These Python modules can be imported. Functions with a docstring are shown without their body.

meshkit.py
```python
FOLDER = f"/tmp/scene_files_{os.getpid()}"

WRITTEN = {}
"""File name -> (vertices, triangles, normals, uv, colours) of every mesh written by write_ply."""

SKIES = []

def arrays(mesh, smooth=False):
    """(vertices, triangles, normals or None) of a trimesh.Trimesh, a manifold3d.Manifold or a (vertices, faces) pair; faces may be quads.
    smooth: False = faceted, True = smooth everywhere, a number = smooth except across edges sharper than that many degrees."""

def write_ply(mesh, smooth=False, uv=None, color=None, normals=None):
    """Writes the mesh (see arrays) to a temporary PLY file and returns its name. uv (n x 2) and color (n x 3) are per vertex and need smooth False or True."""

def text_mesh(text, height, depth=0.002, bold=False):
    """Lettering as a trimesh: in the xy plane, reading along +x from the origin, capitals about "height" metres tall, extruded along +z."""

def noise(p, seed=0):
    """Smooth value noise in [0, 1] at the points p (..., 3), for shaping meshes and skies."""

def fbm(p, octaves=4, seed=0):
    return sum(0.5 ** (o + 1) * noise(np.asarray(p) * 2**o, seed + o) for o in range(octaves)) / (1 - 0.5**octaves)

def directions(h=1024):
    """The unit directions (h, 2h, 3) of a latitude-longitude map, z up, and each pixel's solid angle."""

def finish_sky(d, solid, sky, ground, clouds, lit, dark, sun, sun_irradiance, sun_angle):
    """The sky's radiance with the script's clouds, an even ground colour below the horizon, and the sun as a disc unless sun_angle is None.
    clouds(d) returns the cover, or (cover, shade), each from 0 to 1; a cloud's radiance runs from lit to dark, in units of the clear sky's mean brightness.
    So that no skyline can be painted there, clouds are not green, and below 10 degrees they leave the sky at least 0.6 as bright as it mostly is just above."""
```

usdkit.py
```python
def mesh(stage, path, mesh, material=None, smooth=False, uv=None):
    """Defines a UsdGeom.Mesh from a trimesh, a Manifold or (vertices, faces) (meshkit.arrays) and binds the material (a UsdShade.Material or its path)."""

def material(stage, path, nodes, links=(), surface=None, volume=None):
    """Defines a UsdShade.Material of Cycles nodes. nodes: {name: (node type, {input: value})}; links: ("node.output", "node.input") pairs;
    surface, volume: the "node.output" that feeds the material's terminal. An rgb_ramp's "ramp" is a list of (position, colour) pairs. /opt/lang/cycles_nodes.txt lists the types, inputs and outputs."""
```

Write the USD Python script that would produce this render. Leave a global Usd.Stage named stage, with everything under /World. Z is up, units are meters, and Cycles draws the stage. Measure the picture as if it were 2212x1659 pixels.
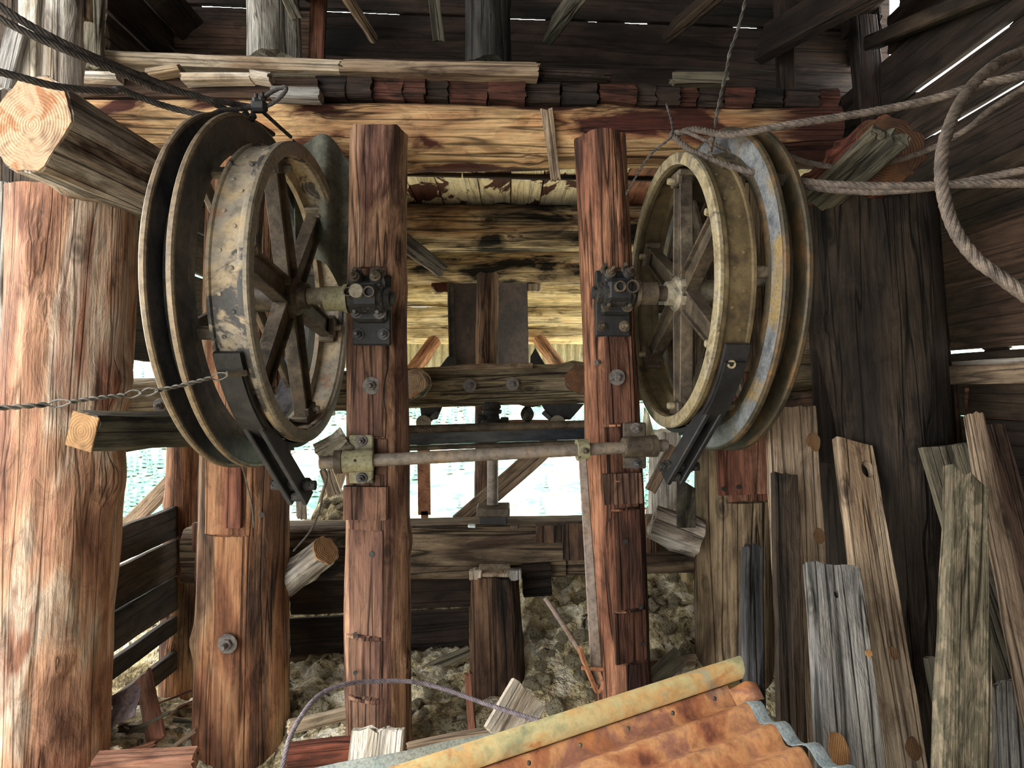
import math, random
import numpy as np, trimesh, manifold3d as m3
import usdkit, meshkit
from meshkit import fbm, noise
from pxr import Usd, UsdGeom, UsdLux, UsdShade, Gf, Sdf

stage = Usd.Stage.CreateInMemory()
UsdGeom.SetStageUpAxis(stage, 'Z')
UsdGeom.Xform.Define(stage, '/World')
UsdGeom.Scope.Define(stage, '/World/Looks')
# ------------------------------------------------------------------ camera, sky, exposure
F, CX, CY, EYE = 1400.0, 1106.0, 829.5, 1.6          # focal length in pixels of the 2212 x 1659 frame
cam = UsdGeom.Camera.Define(stage, '/World/camera')
cam.CreateHorizontalApertureAttr(36.0)
cam.CreateFocalLengthAttr(36.0 * F / 2212)
cam.CreateClippingRangeAttr(Gf.Vec2f(0.05, 3000))
cam.AddTranslateOp().Set(Gf.Vec3d(0, 0, EYE))
cam.AddRotateXOp().Set(90.0)
cam.CreateExposureAttr(1.4)
sky = UsdLux.DomeLight.Define(stage, '/World/sky')
sky.CreateColorAttr(Gf.Vec3f(1.0, 0.985, 0.95))
sky.CreateIntensityAttr(1.0)


# ------------------------------------------------------------------ helpers: names, placing, tagging
USED = {}
def numbered(parent, name):
    k = parent + '/' + name
    n = USED.get(k, 0)
    USED[k] = n + 1
    return k if n == 0 else '%s_%03d' % (k, n)

def P(px, py, d):
    """The point of the place seen at pixel (px, py) of the photograph, d metres in front of the camera."""
    return np.array([(px - CX) / F * d, d, EYE - (py - CY) / F * d])

def frame(a, b, face=None):
    """Local z runs from a to b, local x faces the viewer's side (or FACE)."""
    a, b = np.asarray(a, float), np.asarray(b, float)
    z = (b - a) / np.linalg.norm(b - a)
    f = np.array([0, -1.0, 0]) if face is None else np.asarray(face, float)
    x = f - z * (f @ z)
    if np.linalg.norm(x) < .15:
        f = np.array([0, 0, 1.0]); x = f - z * (f @ z)
    x /= np.linalg.norm(x)
    M = np.eye(4)
    M[:3, 0], M[:3, 1], M[:3, 2], M[:3, 3] = x, np.cross(z, x), z, a
    return M

def at(p, rz=0.0):
    M = np.eye(4); c, s = math.cos(rz), math.sin(rz)
    M[:2, :2] = [[c, -s], [s, c]]; M[:3, 3] = p
    return M

def setm(prim, M):
    UsdGeom.Xformable(prim).AddTransformOp().Set(Gf.Matrix4d(*np.asarray(M, float).T.flatten().tolist()))

def tag(prim, label=None, cat=None, group=None, kind=None):
    for k, v in (('label', label), ('category', cat), ('group', group), ('kind', kind)):
        if v: prim.SetCustomDataByKey(k, v)

def single(name, mesh, mat, M=None, label=None, cat=None, group=None, kind=None, smooth=35):
    path = numbered('/World', name)
    m = usdkit.mesh(stage, path, mesh, MAT[mat], smooth)
    if M is not None: setm(m, M)
    tag(m.GetPrim(), label, cat, group, kind)
    return m

class Thing:
    def __init__(s, name, base, label=None, cat=None, group=None, kind=None):
        s.path = numbered('/World', name); s.base = np.asarray(base, float)
        s.x = UsdGeom.Xform.Define(stage, s.path)
        s.x.AddTranslateOp().Set(Gf.Vec3d(*s.base.tolist()))
        tag(s.x.GetPrim(), label, cat, group, kind)
        s.mats = {}
    def part(s, name, mesh, mat, M=None, label=None, under=None, kind=None, smooth=35):
        M = np.eye(4) if M is None else np.array(M, float)
        W = M.copy()
        path = numbered(under or s.path, name)
        if under: L = np.linalg.inv(s.mats[under]) @ W
        else:
            L = W.copy(); L[:3, 3] -= s.base
        m = usdkit.mesh(stage, path, mesh, MAT[mat], smooth)
        setm(m, L); s.mats[path] = W
        tag(m.GetPrim(), label, kind=kind)
        return path

def copy_of(first, name, M, label=None, cat=None, group=None):
    """A further instance of a thing that is already there."""
    p = UsdGeom.Xform.Define(stage, numbered('/World', name))
    p.GetPrim().GetReferences().AddInternalReference(first)
    p.GetPrim().SetInstanceable(True)
    p.ClearXformOpOrder()
    p.AddTransformOp(opSuffix='place').Set(Gf.Matrix4d(*np.asarray(M, float).T.flatten().tolist()))
    tag(p.GetPrim(), label, cat, group)


# ------------------------------------------------------------------ materials
MAT = {}
def C(r, g, b):
    f = lambda c: (c / 255 / 12.92) if c / 255 <= .04045 else ((c / 255 + .055) / 1.055) ** 2.4
    return (f(r), f(g), f(b))

def wood(name, cols, grain=.55, cracks=.75, scale=1.0, rough=.85, bump=.6, knots=.8, stain=None, stain_at=.6, stain_w=.05,
         stain_scale=(2.2, 2.2, .8), foot=None, spec=.25, blotch=.4):
    """Grain along the object's own z. cols: tones of the large streaks, dark to light or as they lie."""
    def greyer(c, k=.80, g=.20):
        m = sum(c) / 3; return tuple(k * (x * (1 - g) + m * g) for x in c)
    cols = [greyer(c) for c in cols]; stain = stain and greyer(stain); foot = foot and (greyer(foot[0]), foot[1])
    n = {'tc': ('texture_coordinate', {}), 'oi': ('object_info', {}),
         'rr': ('math', {'math_type': 'multiply', 'value2': 57.0}),
         'v': ('vector_math', {'math_type': 'add'}),
         'm1': ('mapping', {'scale': (3.2 * scale, 3.2 * scale, .75 * scale)}),
         'm2': ('mapping', {'scale': (30 * scale, 30 * scale, 1.3 * scale)}),
         'm3': ('mapping', {'scale': (12 * scale, 12 * scale, .45 * scale)}),
         'm4': ('mapping', {'scale': (90 * scale, 90 * scale, 5 * scale)}),
         'n1': ('noise_texture', {'scale': 1.0, 'detail': 4.0, 'roughness': .6, 'distortion': .6}),
         'n2': ('noise_texture', {'scale': 1.0, 'detail': 4.0, 'roughness': .62, 'distortion': .3}),
         'n3': ('noise_texture', {'scale': 1.0, 'detail': 2.0, 'roughness': .5, 'distortion': .4}),
         'n4': ('noise_texture', {'scale': 1.0, 'detail': 2.0, 'roughness': .6}),
         'r1': ('rgb_ramp', {'ramp': [(.34 + .32 * i / max(1, len(cols) - 1), c) for i, c in enumerate(cols)]}),
         'r2': ('rgb_ramp', {'ramp': [(.28, (1 - grain,) * 3), (.5, (1, 1, 1)), (.72, (1 + .35 * grain,) * 3)]}),
         'r4': ('rgb_ramp', {'ramp': [(.34, (1 - .75 * grain,) * 3), (.5, (1, 1, 1)), (.66, (1.12, 1.12, 1.12))]}),
         'm5': ('mapping', {'scale': (11 * scale, 11 * scale, 4.5 * scale), 'location': (3.1, 8.2, .4)}),
         'n5': ('noise_texture', {'scale': 1.0, 'detail': 5.0, 'roughness': .7, 'distortion': .8}),
         'r5': ('rgb_ramp', {'ramp': [(.36, (1 - blotch, 1 - blotch * 1.04, 1 - blotch * 1.08)), (.5, (1, 1, 1)), (.64, (1.14, 1.13, 1.11))]}),
         'x5': ('mix', {'mix_type': 'multiply', 'fac': 1.0}),
         'c1': ('math', {'math_type': 'subtract', 'value2': .5}), 'c2': ('math', {'math_type': 'absolute'}),
         'r3': ('rgb_ramp', {'ramp': [(0, (1 - cracks,) * 3), (.012, (1 - .6 * cracks,) * 3), (.03, (1, 1, 1))]}),
         'x2': ('mix', {'mix_type': 'multiply', 'fac': 1.0}), 'x3': ('mix', {'mix_type': 'multiply', 'fac': 1.0}),
         'x4': ('mix', {'mix_type': 'multiply', 'fac': 1.0}),
         'h1': ('math', {'math_type': 'multiply_add', 'value2': .7}),
         'h5': ('math', {'math_type': 'multiply_add', 'value2': 1.3}),
         'h2': ('math', {'math_type': 'multiply_add', 'value2': .5}),
         'b': ('bump', {'strength': bump, 'distance': .016}),
         'p': ('principled_bsdf', {'roughness': rough, 'specular_ior_level': spec})}
    l = [('oi.random', 'rr.value1'), ('tc.object', 'v.vector1'), ('rr.value', 'v.vector2')]
    for i in '12345': l += [('v.vector', f'm{i}.vector'), (f'm{i}.vector', f'n{i}.vector')]
    l += [('n1.fac', 'r1.fac'), ('n2.fac', 'r2.fac'), ('n4.fac', 'r4.fac'), ('n3.fac', 'c1.value1'), ('c1.value', 'c2.value1'), ('c2.value', 'r3.fac')]
    last = 'r1.color'
    if stain:
        n['ms'] = ('mapping', {'scale': tuple(s * scale for s in stain_scale), 'location': (7.3, 1.1, 4.2)})
        n['ns'] = ('noise_texture', {'scale': 1.0, 'detail': 5.0, 'roughness': .6, 'distortion': .5})
        n['rs'] = ('rgb_ramp', {'ramp': [(stain_at - stain_w, (0, 0, 0)), (stain_at + stain_w, (1, 1, 1))]})
        n['xs'] = ('mix', {'color2': stain})
        l += [('v.vector', 'ms.vector'), ('ms.vector', 'ns.vector'), ('ns.fac', 'rs.fac'), ('rs.color', 'xs.fac'), (last, 'xs.color1')]
        last = 'xs.color'
    if foot:
        col, h = foot                                            # damp-rotted lower end, measured along the log
        n['sx'] = ('separate_xyz', {}); n['nf'] = ('math', {'math_type': 'multiply_add', 'value2': .5})
        n['rf'] = ('rgb_ramp', {'ramp': [(.0, (1, 1, 1)), (.5, (1, 1, 1)), (.75, (0, 0, 0))]})
        n['df'] = ('math', {'math_type': 'divide', 'value2': h}); n['xf'] = ('mix', {'color2': col})
        l += [('tc.object', 'sx.vector'), ('sx.z', 'df.value1'), ('df.value', 'nf.value3'), ('n2.fac', 'nf.value1'), ('nf.value', 'rf.fac'),
              ('rf.color', 'xf.fac'), (last, 'xf.color1')]
        last = 'xf.color'
    if knots:
        n['mk'] = ('mapping', {'scale': (4.2 * scale, 4.2 * scale, 2.3 * scale)})
        n['vk'] = ('voronoi_texture', {'scale': 1.0, 'randomness': 1.0})
        n['rk'] = ('rgb_ramp', {'ramp': [(0, (1 - knots,) * 3), (.06, (1 - .8 * knots,) * 3), (.1, (1 - .25 * knots,) * 3), (.13, (1 - .6 * knots,) * 3), (.18, (1, 1, 1))]})
        n['xk'] = ('mix', {'mix_type': 'multiply', 'fac': 1.0})
        l += [('v.vector', 'mk.vector'), ('mk.vector', 'vk.vector'), ('vk.distance', 'rk.fac'), (last, 'xk.color1'), ('rk.color', 'xk.color2')]
        last = 'xk.color'
    l += [('n5.fac', 'r5.fac'), (last, 'x5.color1'), ('r5.color', 'x5.color2')]
    last = 'x5.color'
    l += [(last, 'x2.color1'), ('r2.color', 'x2.color2'), ('x2.color', 'x3.color1'), ('r3.color', 'x3.color2'), ('x3.color', 'x4.color1'), ('r4.color', 'x4.color2'),
          ('x4.color', 'p.base_color'), ('n2.fac', 'h1.value1'), ('r3.color', 'h1.value3'), ('n4.fac', 'h2.value1'), ('h1.value', 'h2.value3'), ('n5.fac', 'h5.value1'), ('h2.value', 'h5.value3'),
          ('h5.value', 'b.height'), ('b.normal', 'p.normal')]
    MAT[name] = usdkit.material(stage, '/World/Looks/' + name, n, l, surface='p.BSDF')

def plain(name, cols, scale=8.0, rough=.6, metal=0.0, bump=.3, stretch=(1, 1, 1), patch=None, patch_at=.55, patch_w=.04, patch_scale=4.0, spec=.5, bump_scale=40.0, dist=.006, speck=.4):
    """Mottled surface for iron, paint, rust, rock: tones by noise, an optional second coat in patches."""
    n = {'tc': ('texture_coordinate', {}), 'oi': ('object_info', {}), 'rr': ('math', {'math_type': 'multiply', 'value2': 31.0}),
         'v': ('vector_math', {'math_type': 'add'}), 'm': ('mapping', {'scale': stretch}),
         'n1': ('noise_texture', {'scale': scale, 'detail': 6.0, 'roughness': .65, 'distortion': .3}),
         'n2': ('noise_texture', {'scale': bump_scale, 'detail': 4.0, 'roughness': .6}),
         'r1': ('rgb_ramp', {'ramp': [(.34 + .32 * i / max(1, len(cols) - 1), c) for i, c in enumerate(cols)]}),
         'n3': ('noise_texture', {'scale': scale * 6, 'detail': 5.0, 'roughness': .7}),
         'r3': ('rgb_ramp', {'ramp': [(.36, (1 - speck,) * 3), (.52, (1, 1, 1)), (.66, (1 + .3 * speck,) * 3)]}),
         'x3': ('mix', {'mix_type': 'multiply', 'fac': 1.0}),
         'b': ('bump', {'strength': bump, 'distance': dist}),
         'p': ('principled_bsdf', {'roughness': rough, 'metallic': metal, 'specular_ior_level': spec})}
    l = [('oi.random', 'rr.value1'), ('tc.object', 'v.vector1'), ('rr.value', 'v.vector2'), ('v.vector', 'm.vector'), ('m.vector', 'n1.vector'), ('m.vector', 'n2.vector'),
         ('n1.fac', 'r1.fac'), ('n2.fac', 'b.height'), ('b.normal', 'p.normal')]
    last = 'r1.color'
    if patch:
        n['np'] = ('noise_texture', {'scale': patch_scale, 'detail': 6.0, 'roughness': .65, 'distortion': .8})
        n['rp'] = ('rgb_ramp', {'ramp': [(patch_at - patch_w, (0, 0, 0)), (patch_at + patch_w, (1, 1, 1))]})
        n['xp'] = ('mix', {'color2': patch})
        l += [('m.vector', 'np.vector'), ('np.fac', 'rp.fac'), ('rp.color', 'xp.fac'), (last, 'xp.color1')]
        last = 'xp.color'
    l += [('m.vector', 'n3.vector'), ('n3.fac', 'r3.fac'), (last, 'x3.color1'), ('r3.color', 'x3.color2'), ('x3.color', 'p.base_color')]
    MAT[name] = usdkit.material(stage, '/World/Looks/' + name, n, l, surface='p.BSDF')

# timbers
wood('pale_rose_log', [C(112, 70, 50), C(170, 118, 88), C(196, 146, 110), C(204, 178, 154), C(150, 98, 72)], grain=.35, cracks=.5, foot=(C(150, 84, 48), .55), stain=C(110, 78, 62), stain_at=.66, stain_w=.09)
wood('silver_brown_log', [C(84, 58, 42), C(128, 92, 66), C(170, 152, 132), C(186, 178, 166), C(110, 74, 50)], grain=.45, cracks=.75, stain=C(60, 42, 34), stain_at=.57, stain_w=.05, stain_scale=(4, 4, .8))
wood('pale_log', [C(170, 150, 126), C(212, 204, 194), C(228, 224, 216), C(196, 168, 136)], grain=.35, cracks=.5, stain=C(70, 60, 55), stain_at=.66)
wood('orange_log', [C(104, 60, 36), C(156, 100, 60), C(180, 126, 80), C(190, 150, 108), C(120, 80, 58)], grain=.4, cracks=.7, stain=C(86, 60, 46), stain_at=.58, stain_w=.07, stain_scale=(4, 4, .6))
wood('tan_log', [C(96, 78, 56), C(150, 126, 92), C(170, 146, 110), C(120, 92, 66)], grain=.5, cracks=.85, stain=C(70, 50, 38), stain_at=.6, stain_w=.06)
wood('main_left_log', [C(76, 46, 38), C(134, 92, 68), C(184, 138, 102), C(96, 60, 48), C(146, 104, 78)], grain=.55, cracks=.8, stain=C(56, 34, 30), stain_at=.56, stain_w=.05, stain_scale=(4.5, 4.5, .6))
wood('hewn_brown', [C(88, 58, 46), C(120, 82, 64), C(136, 98, 74), C(104, 70, 54)], grain=.45, cracks=.75)
wood('hewn_red', [C(74, 46, 36), C(112, 70, 52), C(134, 86, 62), C(92, 58, 44)], grain=.5, cracks=.8)
wood('hewn_gold', [C(120, 74, 46), C(164, 108, 68), C(190, 136, 92), C(140, 92, 60)], grain=.45, cracks=.7)
wood('red_log', [C(90, 54, 40), C(150, 94, 64), C(182, 122, 84), C(118, 72, 52)], grain=.6, cracks=.85, stain=C(60, 34, 28), stain_at=.57, stain_w=.05, stain_scale=(5, 5, .7))
wood('cross_log', [C(120, 70, 42), C(200, 148, 90), C(226, 182, 118), C(204, 144, 82), C(134, 76, 46)], grain=.5, cracks=.8, stain=C(86, 40, 26), stain_at=.55, stain_w=.035, stain_scale=(3.6, 3.6, 1.3), foot=(C(84, 42, 28), 1.15))
wood('joist_log', [C(110, 88, 60), C(182, 160, 120), C(208, 184, 140), C(186, 146, 96), C(120, 88, 60)], grain=.5, cracks=.8, stain=C(34, 28, 24), stain_at=.57, stain_w=.04, stain_scale=(3, 3, 1.0))
wood('yellow_log', [C(190, 150, 90), C(236, 214, 156), C(246, 230, 180), C(216, 176, 108)], grain=.4, cracks=.6, stain=C(84, 44, 26), stain_at=.62, stain_w=.05, stain_scale=(3, 3, 1.6))
wood('olive_log', [C(92, 80, 60), C(150, 134, 102), C(182, 162, 122), C(130, 110, 82)], grain=.55, cracks=.85, stain=C(40, 34, 28), stain_at=.6, stain_w=.05)
wood('sill_log', [C(58, 46, 36), C(104, 84, 64), C(140, 120, 92), C(80, 62, 48)], grain=.5, cracks=.85, stain=C(30, 26, 24), stain_at=.56, stain_w=.05)
wood('dark_log', [C(30, 26, 24), C(58, 48, 40), C(76, 64, 52), C(44, 36, 32)], grain=.5, cracks=.8)
wood('black_log', [C(20, 19, 20), C(44, 42, 42), C(64, 62, 60), C(30, 28, 28)], grain=.5, cracks=.8, stain=C(110, 106, 100), stain_at=.68, stain_w=.04)
wood('stump_log', [C(66, 48, 37), C(112, 82, 60), C(144, 108, 78), C(86, 62, 46)], grain=.5, cracks=.8, stain=C(34, 26, 24), stain_at=.57, stain_w=.06)
wood('drift_log', [C(150, 140, 126), C(206, 200, 190), C(180, 164, 146), C(120, 104, 90)], grain=.5, cracks=.7, knots=.3)
wood('bark_grey_log', [C(96, 90, 80), C(150, 146, 136), C(190, 186, 176), C(110, 98, 84)], grain=.5, cracks=.7, stain=C(60, 48, 40), stain_at=.58)
wood('red_timber', [C(70, 32, 22), C(120, 58, 36), C(150, 76, 44), C(60, 34, 26)], grain=.5, cracks=.8, stain=C(30, 24, 22), stain_at=.58)
# boards
wood('dark_board', [C(30, 25, 22), C(50, 39, 33), C(64, 48, 39), C(40, 32, 27)], grain=.4, cracks=.6)
wood('brown_board', [C(58, 42, 33), C(86, 64, 50), C(104, 78, 60), C(68, 50, 40)], grain=.4, cracks=.6)
wood('side_board', [C(38, 31, 26), C(64, 52, 41), C(82, 66, 50), C(48, 39, 32)], grain=.4, cracks=.6)
wood('grey_board', [C(104, 102, 100), C(146, 144, 142), C(164, 160, 152), C(122, 116, 110)], grain=.45, cracks=.75, scale=1.2)
wood('blond_board', [C(146, 118, 88), C(190, 166, 134), C(206, 188, 160), C(160, 134, 104)], grain=.4, cracks=.6)
wood('tan_board', [C(112, 90, 70), C(150, 124, 98), C(166, 142, 114), C(128, 104, 82)], grain=.45, cracks=.7)
wood('drab_board', [C(64, 62, 52), C(98, 94, 78), C(120, 112, 92), C(80, 74, 62)], grain=.45, cracks=.7)
wood('charred_board', [C(22, 22, 23), C(60, 60, 62), C(104, 104, 106), C(36, 36, 38)], grain=.7, cracks=.85)
wood('lichen_board', [C(96, 84, 64), C(146, 132, 104), C(168, 152, 122), C(110, 96, 74)], grain=.5, cracks=.6, stain=C(104, 98, 76), stain_at=.5, stain_w=.08, stain_scale=(34, 34, 16))
wood('pale_board', [C(188, 170, 144), C(220, 208, 188), C(232, 222, 206), C(198, 178, 152)], grain=.35, cracks=.6)
wood('red_board', [C(110, 62, 44), C(150, 92, 66), C(176, 122, 92), C(124, 76, 56)], grain=.4, cracks=.6)
wood('cream_board', [C(220, 200, 150), C(238, 224, 182), C(244, 234, 200), C(226, 208, 160)], grain=.2, cracks=.4, knots=.5, stain=C(84, 40, 28), stain_at=.555, stain_w=.012, stain_scale=(3.6, 3.6, 2.2), blotch=.2)
wood('char_timber', [C(24, 21, 20), C(46, 38, 34), C(66, 50, 42), C(34, 28, 26)], grain=.6, cracks=.8, scale=1.3)
wood('char_red', [C(40, 26, 22), C(84, 46, 32), C(108, 62, 44), C(34, 26, 22)], grain=.6, cracks=.8, scale=1.3, stain=C(26, 22, 20), stain_at=.58)
# cut ends
def endgrain(name, cols, rings=26, rfac=.35):
    n = {'tc': ('texture_coordinate', {}), 'm': ('mapping', {'scale': (1, 1, .15)}),
         'w': ('wave_texture', {'wave_type': 'rings', 'rings_direction': 'z', 'scale': rings, 'distortion': 1.6, 'detail': 2.0, 'detail_scale': 1.5}),
         'n': ('noise_texture', {'scale': 7.0, 'detail': 5.0, 'roughness': .65, 'distortion': 1.0}), 'r': ('rgb_ramp', {'ramp': [(.3 + .4 * i / (len(cols) - 1), c) for i, c in enumerate(cols)]}),
         'rw': ('rgb_ramp', {'ramp': [(0, (.78, .76, .74)), (1, (1.05, 1.05, 1.05))]}), 'x': ('mix', {'mix_type': 'multiply', 'fac': rfac}),
         'b': ('bump', {'strength': .4, 'distance': .004}), 'p': ('principled_bsdf', {'roughness': .85, 'specular_ior_level': .2})}
    l = [('tc.object', 'm.vector'), ('m.vector', 'w.vector'), ('tc.object', 'n.vector'), ('n.fac', 'r.fac'), ('w.fac', 'rw.fac'), ('r.color', 'x.color1'), ('rw.color', 'x.color2'),
         ('x.color', 'p.base_color'), ('w.fac', 'b.height'), ('b.normal', 'p.normal')]
    MAT[name] = usdkit.material(stage, '/World/Looks/' + name, n, l, surface='p.BSDF')
endgrain('end_pale', [C(90, 76, 66), C(146, 122, 98), C(168, 146, 120), C(150, 104, 72), C(120, 96, 78)], rfac=.12)
endgrain('end_brown', [C(96, 72, 50), C(140, 108, 74), C(160, 128, 92)])
endgrain('end_orange', [C(50, 38, 32), C(84, 60, 44), C(110, 76, 50)])
endgrain('knot_brown', [C(74, 54, 38), C(110, 84, 60), C(124, 98, 72)], rings=60)
endgrain('end_knot', [C(120, 84, 56), C(164, 122, 82), C(176, 140, 100)], rings=60)
# iron, rope, rock
plain('iron_dark', [C(38, 38, 42), C(68, 68, 72), C(96, 92, 90)], scale=5, rough=.55, metal=.25)
plain('iron_black', [C(16, 16, 18), C(30, 30, 33), C(46, 44, 44)], scale=6, rough=.6, metal=.1)
plain('iron_edge', [C(84, 72, 58), C(126, 110, 88), C(96, 88, 78)], scale=7, rough=.5, metal=.3)
plain('iron_brown', [C(46, 40, 34), C(78, 68, 56), C(104, 90, 72)], scale=6, rough=.6, metal=.15, patch=C(110, 100, 84), patch_at=.6, patch_w=.08, patch_scale=5)
plain('drum_paint', [C(120, 104, 82), C(168, 150, 120), C(142, 136, 124), C(150, 112, 80)], scale=4, rough=.6, patch=C(62, 60, 60), patch_at=.56, patch_w=.02, patch_scale=3.4)
plain('drum_brown', [C(62, 52, 34), C(92, 78, 52), C(116, 102, 72)], scale=4, rough=.6, patch=C(64, 52, 36), patch_at=.58, patch_w=.05, patch_scale=4)
plain('lip_cream', [C(116, 104, 78), C(152, 140, 110), C(134, 128, 116)], scale=9, rough=.6, patch=C(90, 80, 60), patch_at=.6, patch_w=.04, patch_scale=9)
plain('lip_grey', [C(92, 86, 74), C(126, 116, 98), C(110, 108, 104)], scale=9, rough=.55, metal=.15)
plain('sheave_blue', [C(82, 86, 92), C(122, 126, 130), C(140, 142, 142)], scale=14, rough=.5, metal=.2, patch=C(150, 128, 84), patch_at=.58, patch_w=.06, patch_scale=3)
plain('sheave_rust', [C(44, 40, 32), C(70, 62, 46), C(104, 78, 48)], scale=6, rough=.6, metal=.1)
plain('iron_pale', [C(104, 98, 84), C(144, 136, 118), C(126, 118, 100)], scale=8, rough=.6, patch=C(80, 74, 66), patch_at=.63, patch_w=.03, patch_scale=10)
plain('bearing_paint', [C(104, 100, 76), C(140, 136, 106), C(124, 116, 92)], scale=10, rough=.6, patch=C(44, 42, 40), patch_at=.62, patch_w=.03, patch_scale=14)
plain('shaft_iron', [C(98, 90, 84), C(128, 118, 108), C(140, 120, 98)], scale=5, rough=.5, metal=.2, stretch=(.6, 1, 1))
plain('bar_iron', [C(104, 92, 84), C(134, 120, 110), C(120, 98, 80)], scale=8, rough=.6, metal=.15)
plain('rust_iron', [C(110, 70, 48), C(150, 100, 70), C(170, 126, 92)], scale=9, rough=.75)
plain('grease_iron', [C(18, 17, 17), C(40, 38, 37), C(66, 62, 58)], scale=30, rough=.7, bump=1.0, bump_scale=60, dist=.02)
plain('rail_iron', [C(26, 32, 40), C(50, 56, 64), C(80, 80, 80)], scale=5, rough=.5, metal=.3, stretch=(1, 1, .3))
plain('hopper_iron', [C(44, 36, 34), C(62, 52, 48), C(80, 66, 58)], scale=4, rough=.6, metal=.1, patch=C(150, 110, 70), patch_at=.69, patch_w=.02, patch_scale=6)
plain('washer_iron', [C(70, 66, 64), C(104, 98, 94), C(84, 78, 74)], scale=20, rough=.6, metal=.2)
plain('rope_dark', [C(40, 38, 40), C(66, 62, 62), C(92, 88, 84)], scale=30, rough=.6, metal=.1, bump_scale=200)
plain('rope_brown', [C(54, 46, 40), C(84, 74, 66), C(108, 96, 84)], scale=30, rough=.65, metal=.1, bump_scale=200)
plain('rope_violet', [C(74, 66, 72), C(112, 102, 110), C(136, 126, 132)], scale=30, rough=.65, metal=.1, bump_scale=200)
plain('wire_iron', [C(64, 62, 58), C(110, 106, 98)], scale=20, rough=.5, metal=.3)
plain('galvanised', [C(176, 200, 208), C(204, 222, 226), C(222, 232, 234)], scale=18, rough=.45, metal=.2, patch=C(150, 130, 110), patch_at=.7, patch_w=.03, patch_scale=8)
plain('ridge_yellow', [C(164, 166, 128), C(214, 200, 146), C(222, 178, 116), C(170, 182, 158)], scale=5, rough=.6, patch=C(196, 130, 78), patch_at=.62, patch_w=.05, patch_scale=6, speck=.2)
plain('roof_rust', [C(128, 80, 62), C(186, 122, 84), C(222, 164, 112), C(166, 116, 98), C(208, 138, 84)], scale=4.5, rough=.65, patch=C(176, 166, 148), patch_at=.66, patch_w=.04, patch_scale=7, stretch=(1, 1, .45), speck=.25)
plain('corrugated_pale', [C(150, 146, 118), C(184, 180, 150), C(170, 164, 132)], scale=6, rough=.6, stretch=(1, 1, .3))
plain('canvas', [C(46, 48, 42), C(78, 80, 70), C(100, 98, 86)], scale=5, rough=.9, bump=.5)
plain('rag_dark', [C(30, 28, 24), C(60, 56, 46), C(84, 78, 62)], scale=16, rough=.95)
plain('rag_violet', [C(96, 84, 92), C(136, 122, 126), C(160, 146, 144)], scale=10, rough=.9)
plain('rock', [C(96, 86, 66), C(168, 156, 122), C(212, 200, 164), C(226, 222, 206), C(176, 156, 108)], scale=5.5, rough=.95, bump=1.0, bump_scale=26, dist=.05, spec=.1, patch=C(52, 46, 38), patch_at=.6, patch_w=.05, patch_scale=9)
plain('grit', [C(66, 56, 46), C(110, 100, 84), C(150, 146, 130), C(90, 76, 58)], scale=14, rough=.95, bump=1.0, bump_scale=40, dist=.03, spec=.1)
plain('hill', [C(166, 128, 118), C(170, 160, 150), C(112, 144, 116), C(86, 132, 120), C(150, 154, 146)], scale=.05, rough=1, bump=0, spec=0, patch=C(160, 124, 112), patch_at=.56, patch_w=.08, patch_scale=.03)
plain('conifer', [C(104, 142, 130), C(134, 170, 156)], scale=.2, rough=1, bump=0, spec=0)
plain('pale_leaf', [C(140, 190, 90), C(190, 226, 130)], scale=6, rough=1, bump=0, spec=0)


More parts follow.
